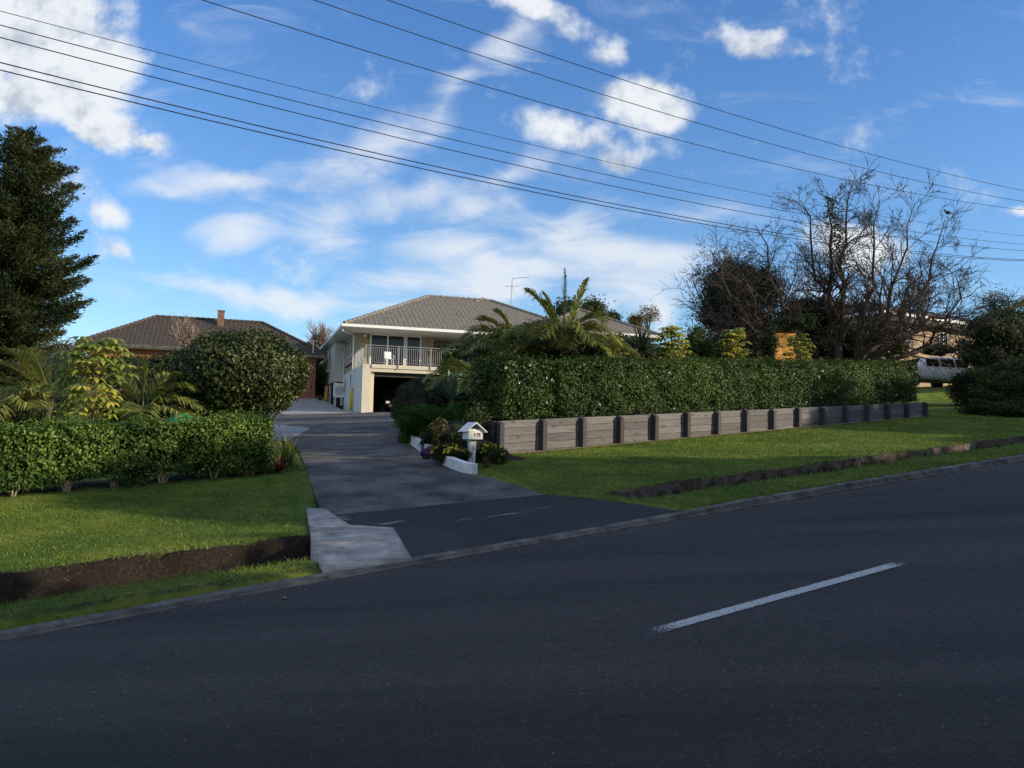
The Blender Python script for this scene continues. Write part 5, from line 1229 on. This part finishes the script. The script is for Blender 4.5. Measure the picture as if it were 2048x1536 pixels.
shrub('dark_bush', 915, 872, 17.2, .40, .24, M['grey'], 3500, .06, .02, 'dusky grey-brown low shrub left of the letterbox roof', 'shrub', seed=59, core=True)
shrub('shade_shrub', 885, 880, 17.6, .38, .30, M['dark'], 4500, .08, .03, 'dark leafy shrub behind the white edging', 'shrub', seed=60)
shrub('variegated_shrub', 880, 865, 17.0, .14, .26, M['autumn'], 350, .09, .035, 'thin yellow-brown leafed shrub rising from the flower bed', 'shrub', seed=61, core=False, depth=.9)
shrub('tall_shrub', 955, 845, 17.6, .30, .38, M['mid'], 900, .09, .02, 'wispy green shrub behind the letterbox', 'shrub', seed=62, core=False, depth=.9, jit=1.4)
def flowers(root, c, seed, R=(.42, .3, .22), n=26, mm='daisy', size=.026, z=.0):
    r = np.random.default_rng(seed); u = unit(r.normal(size=(n, 3))); u[:, 1] = -np.abs(u[:, 1]); u[:, 2] = np.abs(u[:, 2])*.9; P = c+u*np.array(R)*1.03; Q = []; NN = []
    for p, uu in zip(P, u):
        for k in range(6): a = k*pi/3; Q.append(p+np.array([cos(a)*size*.6, 0, sin(a)*size*.6])); NN.append(uu+[0, -.5, .3])
    assemble('flower', [leaf_geo(np.array(Q), np.array(NN), size*1.3, size*.9, 0, .4, r=r)], [], [M[mm]], root)
shrub('daisy_bush', 903, 906, 16.0, .38, .2, M['dark'], 7000, .05, .012, 'low bush dotted with yellow daisies, left of the letterbox post', 'flower bush', seed=63, jit=1.4, extra=lambda r_, c, s: flowers(r_, c, s, (.36, .36, .17), 34))
shrub('daisy_bush', 980, 908, 16.2, .27, .2, M['mid'], 5000, .05, .012, 'low bush dotted with yellow daisies, right of the letterbox post', 'flower bush', seed=64, jit=1.4, extra=lambda r_, c, s: flowers(r_, c, s, (.27, .26, .2), 20))
shrub('purple_flower', 853, 908, 16.6, .10, .12, M['dark'], 500, .06, .02, 'purple flowering plant leaning over the white edging', 'flower', seed=65, core=False, extra=lambda r_, c, s: flowers(r_, c, s, (.09, .1, .11), 14, 'purple', .03))
shrub('purple_flower', 930, 868, 16.6, .09, .09, M['dark'], 300, .06, .02, 'purple flowers just left of the letterbox box', 'flower', seed=66, core=False, extra=lambda r_, c, s: flowers(r_, c, s, (.08, .1, .08), 9, 'purple', .03))
shrub('grey_shrub', 818, 882, 20.5, .26, .2, M['grey'], 1800, .06, .018, 'small pale grey-green shrub at the top end of the white edging', 'shrub', seed=67, jit=1.4)
shrub('fern_bush', 940, 835, 19.0, .5, .3, M['fern'], 6000, .1, .016, 'dark feathery green shrub beneath the agave, behind the letterbox', 'shrub', seed=68, jit=1.5, amp=.2)
shrub('rosemary_bush', 885, 795, 25.5, .6, .5, M['grey'], 6500, .09, .02, 'grey-green shrub directly left of the agave', 'shrub', seed=69, jit=1.4)
shrub('garden_bush', 60, 815, 22, 1.1, .5, M['mid'], 4500, .1, .03, 'low mixed foliage behind the left end of the low hedge', 'bush', seed=76, amp=.25)
shrub('garden_bush', 260, 815, 23, 1.0, .45, M['dark'], 4500, .1, .04, 'dark undergrowth behind the low hedge under the dark palm', 'bush', seed=77, amp=.25)
shrub('garden_bush', 1000, 715, 26.5, 1.0, .75, M['dark'], 6000, .12, .05, 'dark dense bush behind the bushy palm, hiding the right half of the balcony', 'bush', seed=180, amp=.25)
shrub('garden_bush', 1080, 705, 26, .95, .8, M['mid'], 6500, .12, .05, 'green bush between the two tall palms, over the hedge', 'bush', seed=181, amp=.25)
shrub('garden_bush', 1165, 705, 25.5, .8, .65, M['dark'], 4500, .12, .05, 'dark bush right of the tall palm trunk', 'bush', seed=182, amp=.25)
shrub('garden_bush', 1245, 712, 27, .9, .6, M['mid'], 4500, .12, .05, 'green bush left of the cabbage tree, over the hedge', 'bush', seed=183, amp=.25)
shrub('garden_bush', 335, 735, 42, 1.2, .6, M['mid'], 3500, .14, .07, 'green bush in front of the red brick wall, beside the round glossy bush', 'bush', seed=186, amp=.2)
shrub('garden_bush', 1588, 648, 29.8, .75, .2, M['dark'], 1600, .1, .045, 'dark leaves hanging over the top of the ochre building', 'bush', seed=187, amp=.3, core=False, stems=False)
shrub('garden_bush', 1540, 690, 29.8, .3, .5, M['dark'], 1500, .1, .045, 'dark leaves along the left side of the ochre building', 'bush', seed=188, amp=.3, core=False)
shrub('garden_bush', 270, 745, 40, 1.5, .7, M['dark'], 4500, .14, .07, 'dark bush in front of the red brick wall, right of the umbrella plant', 'bush', seed=185, amp=.2)
# behind
shrub('back_hedge', 628, 765, 70, 2.6, 1.75, M['mid'], 7000, .2, .12, 'green hedge behind the far end of the drive, left of the cream house', 'hedge', seed=70, amp=.06)
shrub('back_hedge', 575, 770, 66, 2.4, 1.6, M['mid'], 5000, .2, .12, 'green hedge seen just right of the round camellia bush', 'hedge', seed=71, amp=.06)
shrub('garden_bush', 120, 725, 44, 1.7, .95, M['pale'], 4200, .14, .06, 'pale olive bushes in the distance behind the left palm', 'bush', seed=72, amp=.2)
shrub('garden_bush', 40, 725, 40, 1.9, 1.0, M['grey'], 4500, .14, .05, 'grey green bushes below the conifer at the left edge', 'bush', seed=73, amp=.2)
shrub('garden_bush', 320, 790, 30, 1.3, .65, M['dark'], 5000, .12, .06, 'dark shaded bush behind the palm left of the round bush', 'bush', seed=74)
shrub('garden_bush', 215, 750, 38, 1.3, .75, M['mid'], 3000, .12, .06, 'green bush behind the umbrella plant in front of the red brick house', 'bush', seed=75)
def treeish(name, px, py, Y, rx, rz2, m, n, L, W, label, seed, clumps=9, dens=1, bark='bark_dark', jit=.8, amp=.2):
    c = at(px, py, Y); g = G(c[0], c[1]); root = thing(name, (c[0], c[1], g), label, 'tree'); r = np.random.default_rng(seed); parts = []; b = MB(); cores = []
    b.tube([(c[0], c[1], g-.2), (c[0]+.1, c[1], (g+c[2])/2), (c[0], c[1], c[2]+rz2*.3)], [rx*.10, rx*.07, rx*.03], 7)
    for k in range(clumps):
        u = unit(r.normal(size=3)); f = r.uniform(.35, .72); q = c+u*np.array([rx, rx, rz2])*f; s = r.uniform(.34, .52); R_ = (rx*s, rx*s, rz2*s)
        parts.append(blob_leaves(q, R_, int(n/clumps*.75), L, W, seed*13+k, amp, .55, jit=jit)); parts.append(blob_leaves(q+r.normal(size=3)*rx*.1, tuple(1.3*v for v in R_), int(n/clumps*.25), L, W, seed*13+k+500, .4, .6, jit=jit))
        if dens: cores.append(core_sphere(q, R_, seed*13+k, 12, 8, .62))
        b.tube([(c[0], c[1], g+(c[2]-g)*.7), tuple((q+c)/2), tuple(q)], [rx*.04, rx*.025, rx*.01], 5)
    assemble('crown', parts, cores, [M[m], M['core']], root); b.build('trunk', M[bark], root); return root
treeish('evergreen_tree', 1478, 610, 34.5, 1.95, 2.15, 'dark', 30000, .13, .04, 'dense dark evergreen tree left of the bare tree trunk', 81, 13)
treeish('evergreen_tree', 1470, 690, 33.5, 1.6, .8, 'dark', 12000, .13, .04, 'dark lower foliage under the dense evergreen, behind the umbrella plants', 82, 9)
treeish('evergreen_tree', 1640, 650, 36, 2.1, 1.4, 'dark', 22000, .13, .045, 'dark bushy tree behind the bare tree trunks', 83, 11)
treeish('leafy_tree', 1400, 685, 27, .7, .65, 'mid', 3800, .10, .03, 'feathery dark green shrub tree between two umbrella plants', 84, 8, 0)
treeish('evergreen_tree', 1725, 690, 41, 1.5, 1.0, 'dark', 9000, .13, .045, 'dark foliage right of the bare tree trunk, hiding the corner of the tan brick house', 184, 9)
treeish('autumn_shrub', 1775, 690, 39, 1.05, .8, 'yellowg', 5200, .11, .06, 'bushy shrub with reddish and yellow green tips, left of the white-framed window', 85, 8)
treeish('leafy_tree', 1160, 632, 66, 2.2, 1.5, 'mid', 8000, .22, .12, 'rounded green and reddish tree behind the roof, beside the tall palm', 86, 10)
treeish('leafy_tree', 1215, 645, 68, 1.3, 1.0, 'dark', 4000, .2, .1, 'small dark tree behind the right end of the tiled roof', 87, 6)
treeish('sparse_tree', 1262, 645, 62, 1.1, .9, 'autumn', 2000, .15, .08, 'dense little brownish tree right of the tiled roof', 88, 6)
treeish('sparse_tree', 1295, 635, 64, 1.1, 1.0, 'autumn', 900, .14, .07, 'thin autumn tree with pale sparse leaves against the sky', 89, 9, 0, 'bark', 1)
treeish('sparse_tree', 1990, 622, 46, 1.7, 1.1, 'pale', 4200, .11, .05, 'loose olive coloured tree against the sky at the right', 90, 14, 0)
treeish('broad_bush', 1985, 690, 40, 2.3, 1.7, 'dark', 17000, .14, .05, 'tall dark green tree mass at the right, beside the brick house', 91, 14)
treeish('broad_bush', 1955, 700, 42, 1.1, .8, 'dark', 5000, .13, .05, 'dark leafy branches hanging over the parked wagon', 92, 8)
shrub('roadside_bush', 1975, 780, 33, 1.15, .95, M['dark'], 11000, .11, .04, 'dark shaded bush spilling onto the lawn right of the wagon', 'bush', seed=93, amp=.15)
shrub('roadside_bush', 2030, 780, 29, 1.3, 1.15, M['mid'], 12000, .11, .05, 'dense olive tinged bush at the right edge', 'bush', seed=94, amp=.15)
shrub('roadside_bush', 2000, 815, 28, .9, .5, M['dark'], 7000, .11, .04, 'low dark foliage along the far end of the lawn', 'bush', seed=95, amp=.2)
shrub('roadside_bush', 1868, 703, 45.5, .8, .3, M['dark'], 2600, .1, .06, 'low dark shrub under the brick wall above the wagon', 'bush', seed=96, amp=.25, stems=False)
shrub('garden_bush', 1690, 715, 36, 1.6, .6, M['dark'], 6000, .12, .05, 'dark shrubbery behind the long hedge below the bare tree', 'bush', seed=97, amp=.2)
shrub('garden_bush', 1500, 716, 33, 1.0, .45, M['dark'], 5000, .12, .05, 'dark shrubbery behind the long hedge under the ochre building', 'bush', seed=98, amp=.2)
shrub('garden_bush', 1190, 722, 27, 1.5, .5, M['mid'], 6000, .12, .05, 'green shrubs between the tall palm and the cabbage tree, over the hedge', 'bush', seed=99, amp=.2)
# bare pinkish trees and shrub
def bare(px, py, Y, H_, sp, label, seed, n=9, lev=2, up=.35, m='twig_pink', name='bare_shrub', minr=.012):
    c = at(px, py, Y); g = G(c[0], c[1]); root = thing(name, (c[0], c[1], g), label, 'tree' if 'tree' in name else 'shrub'); w = MB(); r = random.Random(seed)
    t0 = c[2]
    w.tube([(c[0], c[1], g-.1), (c[0], c[1], t0)], [.12, .08], 6)
    for k in range(n):
        a = r.uniform(0, 2*pi); s = r.uniform(0, sp); grow(w, (c[0], c[1], t0), (cos(a)*s, sin(a)*s, 1), H_*r.uniform(.5, .75), .03, lev, r, .12, .45, up, (4, 6), minr=minr)
    w.build('branches', M[m], root)
bare(372, 712, 50, 1.9, .75, 'leafless pinkish twiggy shrub in front of the dark tiled roof', 101, 16, 2, .5)
bare(642, 715, 92, 3.0, .9, 'distant bare pinkish tree between the two houses', 102, 12, 3, .2, name='distant_bare_tree', minr=.018)
# green cover under the round bush
c = at(368, 838, 21); g = G(c[0], c[1]); V = []; n = 15
for i in range(n):
    for j in range(n):
        u, v = i/(n-1)-.5, j/(n-1)-.5; z = .34*max(0, 1-(2*abs(u))**2.2)*max(0, 1-(2*abs(v))**2)+.05*sin(u*23)*cos(v*19)+.02*random.random(); V.append((c[0]+u*.95, c[1]+v*.7, c[2]-.24+z))
idx = np.arange(n*n).reshape(n, n); me = raw_mesh('garden_cover', np.array(V)-np.array([c[0], c[1], g]), [np.stack([idx[:-1, :-1], idx[1:, :-1], idx[1:, 1:], idx[:-1, 1:]], -1).reshape(-1, 4)])
tag(link('garden_cover', me, M['green_sheet'], None, (c[0], c[1], g)), 'crumpled bright green cover under the round glossy bush', 'cover')
# hanging basket on the pier
x, y, z = HP(4.75, 4.15, 3.95); t = thing('hanging_basket', (x, y, z), 'small hanging basket with trailing plant on the brick pier', 'basket')
w = MB(); w.sphere((x, y, z), .17, 12, 6, (1, 1, .7)); w.tube([(x-.15, y, z+.02), (x, y, z+.6), (x+.15, y, z+.02)], .008, 4); w.build('basket', M['bark_dark'], t)
assemble('plant', [blob_leaves(np.array([x, y, z+.1]), (.28, .25, .2), 500, .08, .04, 3)], [], [M['redleaf']], t)
# fallen leaves on the road
for k, (px, py) in enumerate([(852, 1385), (568, 1199), (1016, 1040), (1115, 1041), (70, 1218), (1012, 1033)]):
    h_ = hit(px, py); w = MB(frame(h_[0], h_[1], h_[2]+.014, cos(k*2.1), sin(k*2.1))); w.poly([(-.045, 0, 0), (0, -.022, .006), (.05, 0, .0), (0, .024, .012)])
    if py > 1100 and px > 500:
        tag(w.build('fallen_leaf', M['deadleaf'], None, h_), 'single curled dry leaf on the dark road, ' + ('near the bottom middle' if k == 0 else 'just off the kerb left of the apron'), 'leaf', 'dry leaves on the road')
# tree belt behind the camera, on the near side of the road: unseen, added and shaped to shade the street
def belt():
    r = np.random.default_rng(8); P = []; N_ = []
    for s, t, h_, w_ in BELT:
        x, y = to_xy(s, t); g = float(base_h(s, t)); n = 2600
        u = unit(r.normal(size=(n, 3))); q = np.array([x, y, g+h_*.5])+u*np.array([w_, w_, h_*.5])*(r.uniform(.5, 1, n)[:, None]); P.append(q); N_.append(u)
    P = np.concatenate(P); N_ = np.concatenate(N_)
    o = assemble('shade_tree_belt', [leaf_geo(P, N_, .55, .32, .2, .6, r=r)], [], [M['dark']], None, (P[:, 0].mean(), P[:, 1].mean(), 0))
    tag(o, 'unseen belt of dark trees on the near side, shaped to shade the street', 'trees', kind='stuff')
BELT = [(s, -7+.8*sin(s*1.7), float(np.interp(s, [0, 11, 13, 17.5, 20, 26.5, 28.5, 35.5, 38.5, 43, 48, 60], [7.5, 7, 4.3, 4.6, 7.2, 7.2, 5.1, 5.3, 8.2, 8.4, 8, 7]))*random.uniform(.95, 1.06), 2.1) for s in np.arange(-6, 60, 2.0)]
BELT += [(s, -3.6, 3.7 if s > 17 else 3.0, 1.3) for s in np.arange(3.5, 70, 1.6)]
belt()
# far trees that close the horizon behind the houses
def far_trees():
    r = np.random.default_rng(15); parts = []
    for k in range(90):
        px = r.uniform(-300, 2400); Y = r.uniform(105, 150); c = at(px, 700, Y); g = G(c[0], c[1]); h_ = r.uniform(2.5, 4); parts.append(blob_leaves(np.array([c[0], c[1], g+h_*.4]), (5.5, 4, h_*.6), 420, 1.0, .6, k, .2, .3))
    tag(assemble('distant_trees', parts, [], [M['mid']], None, (0, 120, 0)), 'distant belt of trees on the skyline behind the houses', 'trees', kind='stuff')
far_trees()
